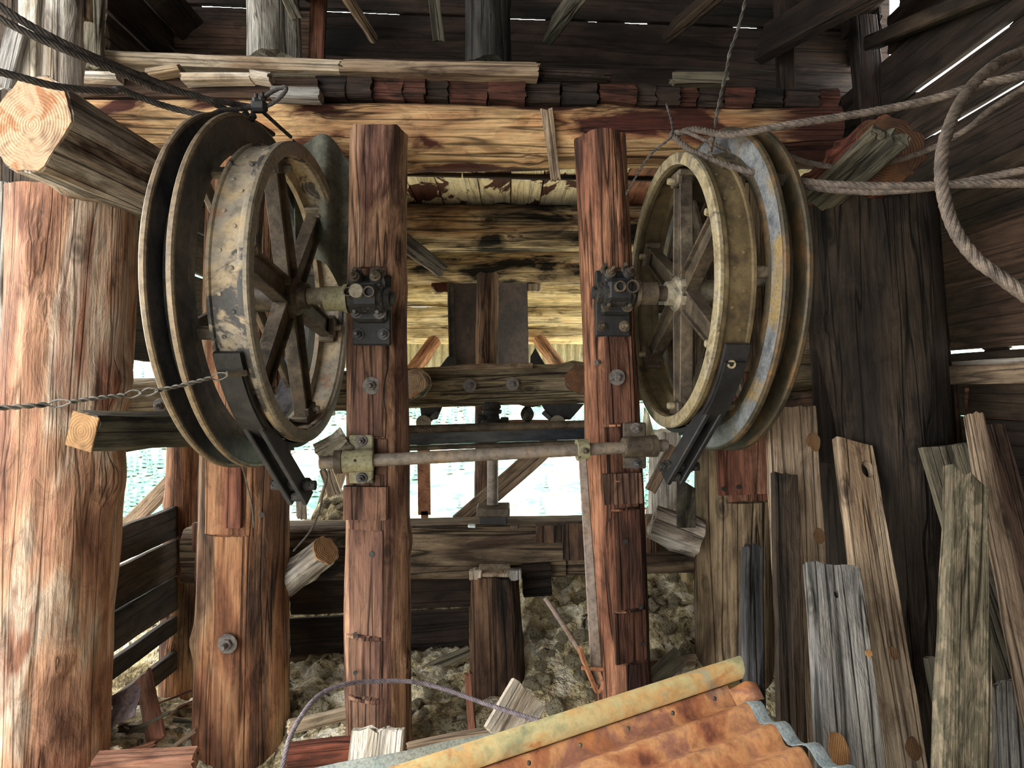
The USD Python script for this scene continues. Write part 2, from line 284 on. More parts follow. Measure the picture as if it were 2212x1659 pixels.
# ------------------------------------------------------------------ shape builders (local z along the length)
def grid_faces(nr, nc, wrap=True):
    r, c = np.meshgrid(np.arange(nr - 1), np.arange(nc if wrap else nc - 1), indexing='ij')
    a = r * nc + c; b = r * nc + (c + 1) % nc
    return np.vstack([np.stack([a, b, b + nc], -1).reshape(-1, 3), np.stack([a, b + nc, a + nc], -1).reshape(-1, 3)])

def log(L, r0, r1, seed=0, n=36, seg=.045, rough=.02, flats=(), bend=0.0, oval=1.0, knots=3, jag=.012, burrs=()):
    """A barked trunk: flats (z0, z1, angle, h) are hewn faces at distance h from the axis, angle 0 towards the viewer, + to the right."""
    rnd = np.random.default_rng(seed)
    zs = list(np.linspace(0, L, max(4, int(L / seg))))
    for f in flats:
        for z in f[:2]:
            if 0 < z < L: zs += [z - .002, z + .002]
    zs = np.array(sorted(zs)); th = np.linspace(0, 2 * np.pi, n, endpoint=False)
    T, Z = np.meshgrid(th, zs)
    R = r0 + (r1 - r0) * Z / L
    R = R * (1 + (oval - 1) * np.abs(np.sin(T)))
    p = np.stack([np.cos(T) * 1.3, np.sin(T) * 1.3, Z * .9], -1)
    R = R + rough * 2.2 * (fbm(p, 3, seed) - .5)
    R = R + rough * .7 * (fbm(np.stack([np.cos(T) * 6, np.sin(T) * 6, Z * 1.6], -1), 2, seed + 5) - .5)
    for _ in range(knots):
        tk, zk, s = rnd.uniform(0, 6.28), rnd.uniform(.1, .9) * L, rnd.uniform(.02, .045)
        d2 = ((np.angle(np.exp(1j * (T - tk))) * r0) ** 2 + ((Z - zk) * .7) ** 2) / s ** 2
        R = R + rough * 1.1 * np.exp(-d2) - rough * .9 * np.exp(-d2 * 6)
    for tk, zk, s, a in burrs:
        R = R + a * np.exp(-((np.angle(np.exp(1j * (T - tk))) * r0) ** 2 + (Z - zk) ** 2) / s ** 2)
    for z0, z1, ph, h in flats:
        c = np.cos(T - ph); inn = (Z >= z0) & (Z <= z1) & (c > .05)
        R = np.where(inn, np.minimum(R, (h + .002 * (fbm(p * 4, 2, seed + 9) - .5)) / np.maximum(c, .05)), R)
    X, Y = R * np.cos(T) + bend * np.sin(np.pi * Z / L), R * np.sin(T)
    Zj = Z + jag * 2 * (noise(np.stack([np.cos(T) * 2.5, np.sin(T) * 2.5, Z * 0 + seed], -1)) - .5) * ((Z < 1e-6) | (Z > L - 1e-6))
    v = np.stack([X, Y, Zj], -1).reshape(-1, 3); f = grid_faces(len(zs), n)
    nr = len(zs)
    for end, row, zz in ((0, 0, 0.0), (1, nr - 1, L)):
        ring = row * n + np.arange(n)
        c0 = len(v); mid = (v[ring] + v[ring].mean(0)) / 2; mid[:, 2] += (rnd.random(n) - .5) * jag * .5
        v = np.vstack([v, mid, v[ring].mean(0)[None]])
        m_ = c0 + np.arange(n); nx = np.roll(np.arange(n), -1)
        q = np.vstack([np.stack([ring, ring[nx], m_[nx]], 1), np.stack([ring, m_[nx], m_], 1), np.stack([m_, m_[nx], np.full(n, c0 + n)], 1)])
        f = np.vstack([f, q[:, ::-1] if end == 0 else q])
    return v, f

def disc_end(r, seed=0, n=36, t=.012, oval=1.0, rough=.02, flats=()):
    """A thin cut face for a log's end, outward along -z."""
    return log(t, r, r, seed, n, seg=.02, rough=rough, oval=oval, knots=0, jag=.004, flats=[(-1, 9, f[2], f[3] * .985) for f in flats])

def board(L, w, t, seed=0, seg=.07, w1=None, jag=.006, wane=.006, bow=0.0, cut0=0.0, cut1=0.0, cham=.12, tip=None):
    """A sawn or split board: width along local y, thickness along local x. jag ragged ends, cut skew of the ends, bow sideways curve."""
    w1 = w if w1 is None else w1
    k = 7
    ys = np.linspace(-.5, .5, k)
    c = cham * t
    sec = [(t / 2, y, 0) for y in ys] + [(t / 2 - c, .5, 1), (-t / 2 + c, .5, 1)] + [(-t / 2, y, 0) for y in ys[::-1]] + [(-t / 2 + c, -.5, 1), (t / 2 - c, -.5, 1)]
    sec = np.array(sec); n = len(sec)
    zs = np.linspace(0, L, max(3, int(L / seg)))
    Zc, I = np.meshgrid(zs, np.arange(n), indexing='ij')
    W = w + (w1 - w) * Zc / L
    if tip: W = W * np.interp(Zc, [0, L - tip[0], L], [1, 1, tip[1]])
    side = sec[I, 1]; X = sec[I, 0] + 0 * Zc
    Y = side * W - np.where(sec[I, 2] == 0, np.sign(side) * (np.abs(side) > .49) * c, 0)
    e = (np.abs(side) > .49)
    Y = Y + e * wane * 2 * (fbm(np.stack([Zc * 5, np.sign(side) * 3, 0 * Zc + seed], -1), 3, seed) - .5)
    X = X + .12 * t * (fbm(np.stack([Zc * 2.5, side * 3, np.sign(X) + seed], -1), 2, seed + 3) - .5)
    X = X + bow * np.sin(np.pi * Zc / L)
    ends = (Zc == zs[0]) * -1.0 + (Zc == zs[-1]) * 1.0
    Z = Zc + np.abs(ends) * jag * 2 * (noise(np.stack([side * 9, X * 0, 0 * X + seed + ends * 7], -1)) - .5) + (ends < 0) * cut0 * side + (ends > 0) * cut1 * side
    v = np.stack([X, Y, Z], -1).reshape(-1, 3); f = grid_faces(len(zs), n)[:, ::-1]
    for row, flip in ((0, False), (len(zs) - 1, True)):
        r = row * n + np.arange(n); c0 = len(v)
        v = np.vstack([v, v[r].mean(0)[None]])
        q = np.stack([r, np.roll(r, -1), np.full(n, c0)], 1)
        f = np.vstack([f, q[:, ::-1] if flip else q])
    return v, f

def join(*ms):
    vs, fs, k = [], [], 0
    for v, f in ms:
        vs.append(np.asarray(v, float)); fs.append(np.asarray(f) + k); k += len(v)
    return np.vstack(vs), np.vstack(fs)
def mv(m, M):
    v = np.asarray(m[0]); return v @ M[:3, :3].T + M[:3, 3], (m[1] if np.linalg.det(M[:3, :3]) > 0 else np.asarray(m[1])[:, ::-1])
def sh(m, x=0, y=0, z=0): return np.asarray(m[0]) + [x, y, z], m[1]
def tm(m): return np.array(m.vertices), np.array(m.faces)
def box(x, y, z, c=.006):
    """Chamfered box, centred."""
    s = np.array([x, y, z]) / 2; c = min(c, s.min() * .5)
    pts = [np.array([sx * (s[0] - (c if i != 0 else 0)), sy * (s[1] - (c if i != 1 else 0)), sz * (s[2] - (c if i != 2 else 0))]) for sx in (-1, 1) for sy in (-1, 1) for sz in (-1, 1) for i in range(3)]
    h = trimesh.convex.convex_hull(np.array(pts)); return tm(h)
def cyl(r, L, n=24, r1=None, c=.0):
    """Along local z from 0 to L, ends chamfered by c."""
    r1 = r if r1 is None else r1
    prof = [(0, 0)] + ([(r - c, 0), (r, c), (r1, L - c), (r1 - c, L)] if c else [(r, 0), (r1, L)]) + [(0, L)]
    return lathe(prof, n)
def lathe(prof, n=32, closed=False):
    """prof: (radius, z) pairs, revolved about z; closed = a ring profile."""
    p = np.array(prof, float); a = np.linspace(0, 2 * np.pi, n, endpoint=False)
    v = np.stack([p[:, 0, None] * np.cos(a), p[:, 0, None] * np.sin(a), np.repeat(p[:, 1, None], n, 1)], -1).reshape(-1, 3)
    f = grid_faces(len(p), n)
    if closed:
        k = (len(p) - 1) * n; i = np.arange(n); j = (i + 1) % n
        f = np.vstack([f, np.stack([k + i, k + j, j], 1), np.stack([k + i, j, i], 1)])
    t = trimesh.Trimesh(v, f); t.merge_vertices()
    t.update_faces(t.nondegenerate_faces())
    try: trimesh.repair.fix_normals(t)
    except Exception: pass
    return tm(t)
def hexnut(r, h): return lathe([(0, 0), (r, 0), (r, h * .85), (r * .85, h), (0, h)], 6)
def bolt(rw=.035, rn=.02, out=.03):
    """Washer, nut and bolt end standing off along z."""
    return join(cyl(rw, .007, 20, c=.002), sh(hexnut(rn, .018), z=.007), sh(cyl(rn * .5, out, 10, c=.003), z=.02))
def spline(pts, step=.01):
    p = np.asarray(pts, float); q = np.vstack([2 * p[0] - p[1], p, 2 * p[-1] - p[-2]]); out = []
    for i in range(1, len(q) - 2):
        a, b, c, d = q[i - 1:i + 3]; n = max(2, int(np.linalg.norm(c - b) / step)); t = np.linspace(0, 1, n, endpoint=False)[:, None]
        out.append(.5 * (2 * b + (c - a) * t + (2 * a - 5 * b + 4 * c - d) * t ** 2 + (3 * b - a - 3 * c + d) * t ** 3))
    return np.vstack(out + [q[-2][None]])
def frames(p):
    t = np.gradient(p, axis=0); t /= np.linalg.norm(t, axis=1)[:, None]
    u = np.cross(t[0], [.3, .2, .93]); u /= np.linalg.norm(u); us = [u]
    for i in range(1, len(p)):
        u = us[-1] - t[i] * (us[-1] @ t[i]); us.append(u / np.linalg.norm(u))
    us = np.array(us); return t, us, np.cross(t, us)
def sweep(p, sec_fn, n):
    t, u, w = frames(p); s = np.r_[0, np.cumsum(np.linalg.norm(np.diff(p, axis=0), axis=1))]
    rows = []
    for i in range(len(p)):
        xy = sec_fn(s[i]); rows.append(p[i] + xy[:, :1] * u[i] + xy[:, 1:] * w[i])
    v = np.vstack(rows); f = grid_faces(len(p), n)
    a, b = len(v), len(v) + 1
    v = np.vstack([v, p[0][None], p[-1][None]]); i = np.arange(n); j = (i + 1) % n; k = (len(p) - 1) * n
    return v, np.vstack([f, np.stack([j, i, np.full(n, a)], 1), np.stack([k + i, k + j, np.full(n, b)], 1)])
def rope(pts, r, strands=6, pitch=None, step=None):
    """Laid wire rope: strands twist about the run."""
    pitch = pitch or r * 9; p = spline(pts, step or r * .8); n = strands * 4
    a = np.linspace(0, 2 * np.pi, n, endpoint=False); rad = r * (.80 + .20 * np.abs(np.cos(a * strands / 2)))
    return sweep(p, lambda s: np.stack([rad * np.cos(a + 2 * np.pi * s / pitch), rad * np.sin(a + 2 * np.pi * s / pitch)], 1), n)
def tube(pts, r, n=10, step=None, smooth=True):
    p = spline(pts, step or max(r * 1.5, .006)) if smooth else np.asarray(pts, float)
    a = np.linspace(0, 2 * np.pi, n, endpoint=False)
    return sweep(p, lambda s: np.stack([r * np.cos(a), r * np.sin(a)], 1), n)
def twisted(pts, r, pitch):
    p = spline(pts, pitch / 9); t, u, w = frames(p); s = np.r_[0, np.cumsum(np.linalg.norm(np.diff(p, axis=0), axis=1))]
    ang = 2 * np.pi * s / pitch
    return join(*[tube(p + r * (np.cos(ang + o)[:, None] * u + np.sin(ang + o)[:, None] * w), r, 7, smooth=False) for o in (0, np.pi)])
def slab(poly, t, seed=0, rough=0.0):
    """Outline (list of xy) with thickness t along z, from 0 to t."""
    import shapely.geometry as sg
    return tm(trimesh.creation.extrude_polygon(sg.Polygon(poly), t, engine='earcut'))
def profile_bar(poly, L): return slab(poly, L)
def ipoly(h, w, tf, tw):
    return [(-h/2, -w/2), (-h/2 + tf, -w/2), (-h/2 + tf, -tw/2), (h/2 - tf, -tw/2), (h/2 - tf, -w/2), (h/2, -w/2), (h/2, w/2), (h/2 - tf, w/2), (h/2 - tf, tw/2), (-h/2 + tf, tw/2), (-h/2 + tf, w/2), (-h/2, w/2)]
def sheet(pts_grid, t=.004):
    """A bent sheet with thickness from a grid of points (rows, cols, 3)."""
    g = np.asarray(pts_grid, float); nr, nc = g.shape[:2]
    du, dv = np.gradient(g, axis=0), np.gradient(g, axis=1); nn = np.cross(du, dv); nn /= np.linalg.norm(nn, axis=-1, keepdims=True) + 1e-12
    top, bot = (g + nn * t / 2).reshape(-1, 3), (g - nn * t / 2).reshape(-1, 3)
    f = grid_faces(nr, nc, False); k = nr * nc
    idx = np.arange(k).reshape(nr, nc); loop = np.r_[idx[0, :-1], idx[:-1, -1], idx[-1, :0:-1], idx[:0:-1, 0]]; nx = np.roll(loop, -1)
    side = np.vstack([np.stack([loop, nx, nx + k], 1), np.stack([loop, nx + k, loop + k], 1)])
    t_ = trimesh.Trimesh(np.vstack([top, bot]), np.vstack([f, f[:, ::-1] + k, side]), process=False)
    trimesh.repair.fix_normals(t_)
    return tm(t_)
def length(a, b): return float(np.linalg.norm(np.asarray(b) - np.asarray(a)))

def log_thing(name, a, b, r0, r1, mat, label, cat, seed=0, ends=None, group=None, face=None, **kw):
    """A log from a to b. ends: material of visible cut faces ('a', 'b')."""
    L = length(a, b); M = frame(a, b, face)
    if not ends:
        return single(name, log(L, r0, r1, seed, **kw), mat, M, label, cat, group)
    T = Thing(name, a, label, cat, group)
    T.part('trunk', log(L, r0, r1, seed, **kw), mat, M)
    for e, m in ends.items():
        if e == 'a': T.part('cut_end', sh(disc_end(r0 * .97, seed, oval=kw.get('oval', 1.0), rough=kw.get('rough', .02), flats=kw.get('flats', ())), z=-.008), m, M)
        else: T.part('cut_end', sh(disc_end(r1 * .97, seed, oval=kw.get('oval', 1.0)), z=L - .004), m, M)
    return T
def board_thing(name, a, b, w, t, mat, label, cat, seed=0, group=None, face=None, **kw):
    return single(name, board(length(a, b), w, t, seed, **kw), mat, frame(a, b, face), label, cat, group, smooth=40)
def planks(T, name, rows, mat, face=None, seed=0, **kw):
    for i, (a, b, w, t) in enumerate(rows):
        T.part(name, board(length(a, b), w, t, seed + i, **kw), mat if isinstance(mat, str) else mat[i % len(mat)], frame(a, b, face), smooth=40)

# ================================================================== SETTING
def ground_z(x, y):
    s = lambda a, b, t: np.clip((t - a) / (b - a), 0, 1) ** 2 * (3 - 2 * np.clip((t - a) / (b - a), 0, 1))
    z = -.15 + .50 * s(3.15, 4.7, y) * np.maximum(s(-.30, .15, x), s(4.5, 5.0, y)) - .08 * s(3.4, 4.4, y) * (1 - s(-.30, .15, x)) * (1 - s(4.5, 5.0, y)) - 2.6 * s(5.2, 9.5, y) - 3.0 * s(9, 16, y)
    z = z + .42 * np.exp(-((x + 1.5) / .45) ** 2 - ((y - 5.0) / .45) ** 2)
    z = z - .34 * s(3.4, 4.4, y) * s(-1.3, -1.75, x) * (1 - s(5, 8, y))
    z = z - .24 * np.exp(-((x + 1.33) / .42) ** 2 - ((y - 3.15) / .45) ** 2)
    return z
gx = np.r_[np.linspace(-9, -2.4, 34), np.linspace(-2.35, 2.4, 240), np.linspace(2.45, 9, 34)]
gy = np.r_[np.linspace(-5, 2.6, 40), np.linspace(2.64, 5.6, 170), np.linspace(5.7, 16, 60)]
GX, GY = np.meshgrid(gx, gy, indexing='ij')
pp = np.stack([GX * 3.1, GY * 3.1, 0 * GX], -1)
rid = np.abs(fbm(pp, 4, 3) - .5) * 2
rocky = np.clip((GY - 3.2) / .8, 0.15, 1)
GZ = ground_z(GX, GY) + rocky * (.16 * (.5 - rid) + .10 * (fbm(pp * 3.3, 3, 8) - .5) + .045 * (fbm(pp * 9, 2, 18) - .5))
GXd = GX + rocky * .05 * (fbm(pp * 3 + 9, 2, 4) - .5); GYd = GY + rocky * .07 * (fbm(pp * 3 + 31, 2, 6) - .5)
single('floor', (np.stack([GXd, GYd, GZ], -1).reshape(-1, 3), grid_faces(len(gx), len(gy), False)), 'rock', kind='structure', smooth=50)
def gz(x, y): return float(GZ[np.abs(gx - x).argmin(), np.abs(gy - y).argmin()])
GROUND = lambda x, y: float(ground_z(np.array(x, float), np.array(y, float)))

# the mountainside across the valley
hx, hy = np.linspace(-700, 700, 120), np.r_[np.linspace(16, 120, 16), np.linspace(130, 900, 80)]
HX, HY = np.meshgrid(hx, hy, indexing='ij')
def hill_z(x, y):
    return np.interp(y, [16, 40, 120, 160, 420, 900], [-5.5, -14, -40, -46, -16, 190]) + (14 * (fbm(np.stack([x * .008, y * .008, 0 * x], -1), 4, 2) - .5)) * np.clip((y - 60) / 100, 0, 1)
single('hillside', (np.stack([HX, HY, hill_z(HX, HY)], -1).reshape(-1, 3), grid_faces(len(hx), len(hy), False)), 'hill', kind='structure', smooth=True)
def conifer(seed):
    r = np.random.default_rng(seed); ms = [cyl(.18, 3.0, 6)]
    for k in range(5):
        n = 9; h0 = 1.2 + k * 1.9; rad = 2.0 - k * .36
        a = np.linspace(0, 6.283, n, endpoint=False) + r.random()
        v = [[0, 0, h0 + 2.6]] + [[rad * (1 + .35 * (r.random() - .5)) * math.cos(x), rad * (1 + .35 * (r.random() - .5)) * math.sin(x), h0 - .4 * r.random()] for x in a] + [[0, 0, h0 + .3]]
        f = [[0, 1 + i, 1 + (i + 1) % n] for i in range(n)] + [[n + 1, 1 + (i + 1) % n, 1 + i] for i in range(n)]
        ms.append((np.array(v), np.array(f)))
    return join(*ms)
rt = random.Random(5)
firs = []
TREE_LABEL = 'faint pale green conifer on the sunlit mountainside beyond the log frame'
spots = []
while len(spots) < 250:
    lo, hi = rt.choice([(880, 1268), (880, 1268), (880, 1268), (228, 460), (630, 745)])
    y = rt.choice([rt.uniform(160, 420), rt.uniform(300, 640), rt.uniform(420, 640)]); x = (rt.uniform(lo, hi) - CX) / F * y
    if fbm(np.array([[x * .02, y * .02, 0]]), 2, 4)[0] < .5 and y < 400: continue
    if any((x - a) ** 2 + (y - b) ** 2 < 26 for a, b in spots): continue
    spots.append((x, y))
for i, (x, y) in enumerate(spots):
    s = rt.uniform(.7, 1.25) * (1.0 if y > 300 else .6)
    M = at([x, y, float(hill_z(np.array(x), np.array(y))) - .3], rt.uniform(0, 6)); M[:3, :3] *= s
    k = i % 3
    if i < 3:
        T = Thing('conifer', [0, 0, 0], TREE_LABEL, 'tree', 'conifers on the far mountainside')
        T.x.ClearXformOpOrder(); setm(T.x, M)
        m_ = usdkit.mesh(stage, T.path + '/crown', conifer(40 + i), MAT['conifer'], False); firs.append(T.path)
    else:
        copy_of(firs[k], 'conifer', M, TREE_LABEL, 'tree', 'conifers on the far mountainside')

forest = UsdGeom.PointInstancer.Define(stage, '/World/far_forest')
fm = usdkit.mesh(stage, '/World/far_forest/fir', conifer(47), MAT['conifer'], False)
forest.CreatePrototypesRel().SetTargets([fm.GetPath()])
fx, fy, fs = [], [], []
while len(fx) < 1500:
    y = rt.uniform(200, 800); x = rt.uniform(-.66, .42) * y
    if fbm(np.array([[x * .012, y * .012, 3.0]]), 3, 4)[0] < (.58 if y < 420 else .47) or (x < -.3 * y and rt.random() < .5): continue
    if any((x - a) ** 2 + (y - b) ** 2 < 28 for a, b in spots): continue
    fx.append(x); fy.append(y); fs.append(rt.uniform(.5, 1.1))
fp = np.stack([fx, fy, hill_z(np.array(fx), np.array(fy)) - .3], 1)
from pxr import Vt
forest.CreatePositionsAttr(Vt.Vec3fArray.FromNumpy(fp.astype(np.float32)))
forest.CreateScalesAttr(Vt.Vec3fArray.FromNumpy(np.repeat(np.array(fs, np.float32)[:, None], 3, 1)))
forest.CreateProtoIndicesAttr(Vt.IntArray([0] * len(fx)))
tag(forest.GetPrim(), 'pale teal forest covering the far mountainside in the bright opening', 'forest', kind='stuff')

# side wall of planks, beside the pale log post
XL = -2.2
T = Thing('wall_left', [XL, 3.4, 0], kind='structure')
for i, (z0, z1, y0, y1, tilt) in enumerate([(3.62, 4.0, 3.5, 4.6, 0), (3.30, 3.60, 3.5, 4.6, 0), (2.98, 3.28, 3.4, 4.6, 0), (2.66, 2.96, 3.3, 8.3, 0), (2.37, 2.645, 3.3, 8.3, 0), (2.05, 2.345, 3.3, 8.3, 0), (1.72, 2.04, 3.4, 8.3, .02),
                                       (1.33, 1.42, 3.2, 8.0, 0), (1.215, 1.315, 3.2, 8.0, 0), (.60, .80, 3.2, 5.2, 0), (.36, .585, 3.2, 5.2, -.01), (.13, .345, 3.2, 5.2, 0), (-.02, .09, 3.2, 5.2, 0), (-.26, -.13, 3.2, 5.0, 0)]):
    T.part('plank', board(y1 - y0, z1 - z0, .04, 60 + i, jag=.02), 'side_board' if i % 3 else 'dark_board', frame([XL, y0, (z0 + z1) / 2 + tilt], [XL, y1, (z0 + z1) / 2 - tilt], [1, 0, 0]))
# short return wall behind the pale post
T = Thing('wall_return', [-2.6, 3.4, 0], kind='structure')
for i in range(7):
    x = -3.3 + i * .15
    T.part('plank', board(4.4 if i < 7 else 2.9, .146, .03, 240 + i), 'side_board', frame([x, 3.42, -.4], [x, 3.42, 4.0 if i < 7 else 2.5]))
# plank wall behind the leaning boards
XR = 2.3
T = Thing('wall_right', [XR, 3, 0], kind='structure')
edges = [(3.985, 4.32, -4.0, 4.7), (3.60, 3.83, -4.0, 3.93), (3.275, 3.585, -4.0, 4.7), (2.972, 3.238, -4.0, 4.7), (2.67, 2.945, -4.0, 4.7), (2.40, 2.665, -4.0, 8.3), (2.08, 2.395, -4.0, 8.3), (1.775, 2.075, -4.0, 5.6), (1.44, 1.757, -4.0, 5.2),
         (1.11, 1.435, -4.0, 5.2), (.78, 1.105, -4.0, 5.2), (.45, .775, -4.0, 5.2), (.12, .445, -4.0, 5.2), (-.3, .115, -4.0, 5.2)]
for i, (z0, z1, y0, y1) in enumerate(edges):
    T.part('plank', board(y1 - y0, z1 - z0, .045, 80 + i, jag=.01, wane=.002), ['brown_board', 'dark_board', 'side_board'][2 * (i in (5, 8)) if i < 9 else (i % 2)] if i > 4 else 'dark_board', frame([XR, y0, (z0 + z1) / 2], [XR, y1, (z0 + z1) / 2], [-1, 0, 0]))
# strips behind the joints leave daylight only where the photograph shows it
for z, y0, y1 in [(3.262, -4.0, 3.02), (3.262, 3.75, 4.7), (2.955, -4.0, 2.95), (2.955, 3.6, 4.7), (1.766, -4.0, 2.55), (1.766, 3.5, 8), (1.766, 3.05, 3.2), (3.59, -4.0, 4.7), (3.9, -4.0, 3.90), (3.9, 4.12, 4.7)]:
    w = .2 if z == 3.9 else .05
    T.part('batten', board(y1 - y0, w, .02, 5, jag=.02), 'dark_board', frame([XR + .04, y0, z], [XR + .04, y1, z], [-1, 0, 0]))
# planks high above the crossbeam
def up(px, z):
    d = 4.15 + (px - 180) * (.33 / 1520); return np.array([(px - CX) / F * d, d, z])
T = Thing('wall_upper', up(900, 3.2), kind='structure')
for i, (z0, z1, p0, p1) in enumerate([(4.06, 4.36, -80, 535), (4.06, 4.36, 535, 1010), (4.06, 4.36, 1010, 1920), (3.76, 4.04, -80, 700), (3.76, 4.04, 700, 1920), (3.46, 3.75, -80, 1100), (3.46, 3.75, 1100, 1920), (2.98, 3.45, -80, 1000), (2.98, 3.45, 1000, 1920)]):
    a, b = up(p0, (z0 + z1) / 2), up(p1 - 3, (z0 + z1) / 2)
    T.part('plank', board(length(a, b), z1 - z0, .035, 110 + i, wane=.003, jag=.004), ['dark_board', 'brown_board'][i in (3, 5)], frame(a, b))
for p0, p1 in [(-80, 300), (312, 430), (535, 700), (862, 1090), (1180, 1270), (1292, 1350), (1402, 1585), (1640, 1920)]:
    a, b = up(p0, 4.05) + [0, .03, 0], up(p1, 4.05) + [0, .03, 0]
    T.part('batten', board(length(a, b), .07, .02, 7, jag=.01), 'dark_board', frame(a, b))
# roof over the wheel room, open behind the viewer's shoulder
T = Thing('ceiling', [0, 2, 4.4], kind='structure')
for i in range(13):
    x = -3.0 + i * .44
    T.part('plank', board(8.75, .43, .04, 130 + i), 'dark_board', frame([x, -4.0, 4.42], [x, 4.75, 4.42], [0, 0, -1]))
# wall behind the viewer: boarded on this side, the wide doorway beside it lets the daylight in
T = Thing('wall_front', [1, -4, 0], kind='structure')
for i in range(14):
    z = .02 + i * .315; x0 = -.4 if z < 2.2 else -3.0
    T.part('plank', board(2.3 - x0, .31, .04, 190 + i), 'side_board', frame([x0, -4.0, z], [2.3, -4.0, z], [0, 1, 0]))
T = Thing('wall_left', [-3, -2, 3], kind='structure')
for i in range(5):
    z = 3.1 + i * .315
    T.part('plank', board(3.2, .31, .04, 210 + i), 'side_board', frame([-3.0, -4.0, z], [-3.0, -.8, z], [1, 0, 0]))
# low boarded ceiling of the loading bay
T = Thing('ceiling_low', [0, 5.5, 3.0], kind='structure')
bx = [-2.2]
rb = random.Random(3)
while bx[-1] < 2.2: bx.append(bx[-1] + rb.uniform(.2, .31))
for i in range(len(bx) - 1):
    w = bx[i + 1] - bx[i] - .007
    m = 'red_board' if i in (12, 20) else 'cream_board'
    T.part('plank', board(4.42, w, .035, 150 + i, wane=.002, jag=.004), m, frame([(bx[i] + bx[i + 1]) / 2, 3.95, 3.02 + rb.uniform(0, .006)], [(bx[i] + bx[i + 1]) / 2, 8.37, 3.02], [0, 0, -1]))
for i in range(15):
    y = 4.05 + i * .31
    T.part('deck_plank', board(4.5, .315, .035, 230 + i), 'dark_board', frame([-2.2, y, 3.065], [2.3, y, 3.065], [0, 0, -1]))
# log wall at the far end of the bay, with corrugated iron hanging below it
T = Thing('wall_back', [0, 8.1, 2.2], kind='structure')
for i, (z, r) in enumerate([(2.965, .13), (2.70, .145), (2.43, .14), (2.205, .105)]):
    T.part('log', log(4.5, r, r * .95, 170 + i, rough=.03, knots=6, bend=.02), 'yellow_log', frame([-2.2, 8.1, z], [2.3, 8.1 + .03 * i, z]))
g = np.array([[[x, 8.3 + .02 * math.cos(x * 2 * math.pi / .1), z] for x in np.arange(-2.2, 2.31, .0125)] for z in (2.2, 2.0, 1.8)])
T.part('corrugated_sheet', sheet(g, .003), 'corrugated_pale', smooth=True)
# logs that carry the low ceiling
log_thing('joist_log', P(385, 494, 5.0), P(1570, 494, 5.15), .178, .18, 'joist_log', 'stained grey-brown ceiling log right under the wide strip of cream boards', 'log beam', 21, rough=.028, knots=7)
log_thing('joist_log', P(480, 580, 6.2), P(1560, 578, 6.35), .155, .16, 'joist_log', 'dark streaked ceiling log touching the top of the iron hopper', 'log beam', 22, rough=.028, knots=6)

# ================================================================== THE HEAVY FRAME
# crossbeam
log_thing('crossbeam_log', P(1790, 297, 3.80), P(150, 296, 3.36), .165, .178, 'cross_log', 'long stripped log crossbeam running over both wheels, golden turning to dark red', 'log beam', 1, rough=.03, knots=12, n=48, bend=-.02)
# main posts
def bolted_post(name, a, b, r0, r1, mat, label, seed, flats, bolts, blocks=(), holes=(), hewn='hewn_brown', **kw):
    T = Thing(name, a, label, 'post')
    L = length(a, b); M = frame(a, b)
    tr = T.part('trunk', log(L, r0, r1, seed, flats=flats, **kw), mat, M)
    for z0, z1, ph, h in flats:
        rr_ = r0 + (r1 - r0) * (z0 + z1) / 2 / L
        w_ = 2 * math.sqrt(max(rr_ ** 2 - h ** 2, 1e-4)) * .98
        R_ = np.eye(4); R_[:2, :2] = [[math.cos(ph), -math.sin(ph)], [math.sin(ph), math.cos(ph)]]
        z1 = min(z1, L - .02)
        m_ = sh(board(z1 - z0 - .006, w_, .03, int(z0 * 97) + seed, seg=.04, jag=.004, wane=.004), x=h - .011, z=z0 + .003)
        T.part('hewn_face', mv(m_, R_), hewn, M)
    for (pt, rw) in bolts:
        Mb = np.eye(4); Mb[:3, 0], Mb[:3, 1], Mb[:3, 2], Mb[:3, 3] = [1, 0, 0], [0, 0, 1], [0, -1, 0], pt
        T.part('bolt', bolt(rw, rw * .55, rw * .9), 'washer_iron', Mb)
    for (a_, b_, w_, t_, m_) in blocks:
        T.part('block', board(length(a_, b_), w_, t_, seed + 7, seg=.05, jag=.002, wane=.003), m_, frame(a_, b_), smooth=40)
    for (pt, r_) in holes:
        Mh = np.eye(4); Mh[:3, 0], Mh[:3, 1], Mh[:3, 2], Mh[:3, 3] = [1, 0, 0], [0, 0, 1], [0, -1, 0], pt
        T.part('bolt_hole', join(cyl(r_, .004, 16)), 'iron_black', Mh)
    return T
zt = lambda y, d: EYE - (y - CY) / F * d
A, B = P(816, 1615, 3.1), P(819, 288, 3.1)
s1 = lambda y: zt(y, 3.1) - A[2]
main_left = bolted_post('main_post', A, B, .160, .131, 'main_left_log', 'reddish-brown log post with black bearing block and hewn front, next to the grey wheel', 2,
    [(s1(735), s1(588), -.2, .112), (s1(938), s1(742), -.28, .116), (s1(1052), s1(943), -.3, .104), (s1(1352), s1(1132), -.25, .125), (s1(1478), s1(1358), -.25, .130), (.0, s1(1486), -.25, .138)],
    [(P(803, 833, 2.975), .042)],
    [(P(790, 1122, 2.96), P(791, 1050, 2.96), .20, .035, 'hewn_brown'), (P(797, 1050, 2.985), P(797, 1024, 2.985), .15, .03, 'hewn_brown')],
    [(P(803, 1197, 2.965), .013), (P(768, 1370, 2.96), .010), (P(768, 1453, 2.955), .010)],
    n=48, seg=.03, rough=.02, knots=8, burrs=[(.9, s1(620), .1, .02), (.7, s1(480), .09, .012)])
A2, B2 = P(1349, 1560, 3.28), P(1296, 300, 3.28)
s2 = lambda y: zt(y, 3.28) - A2[2]
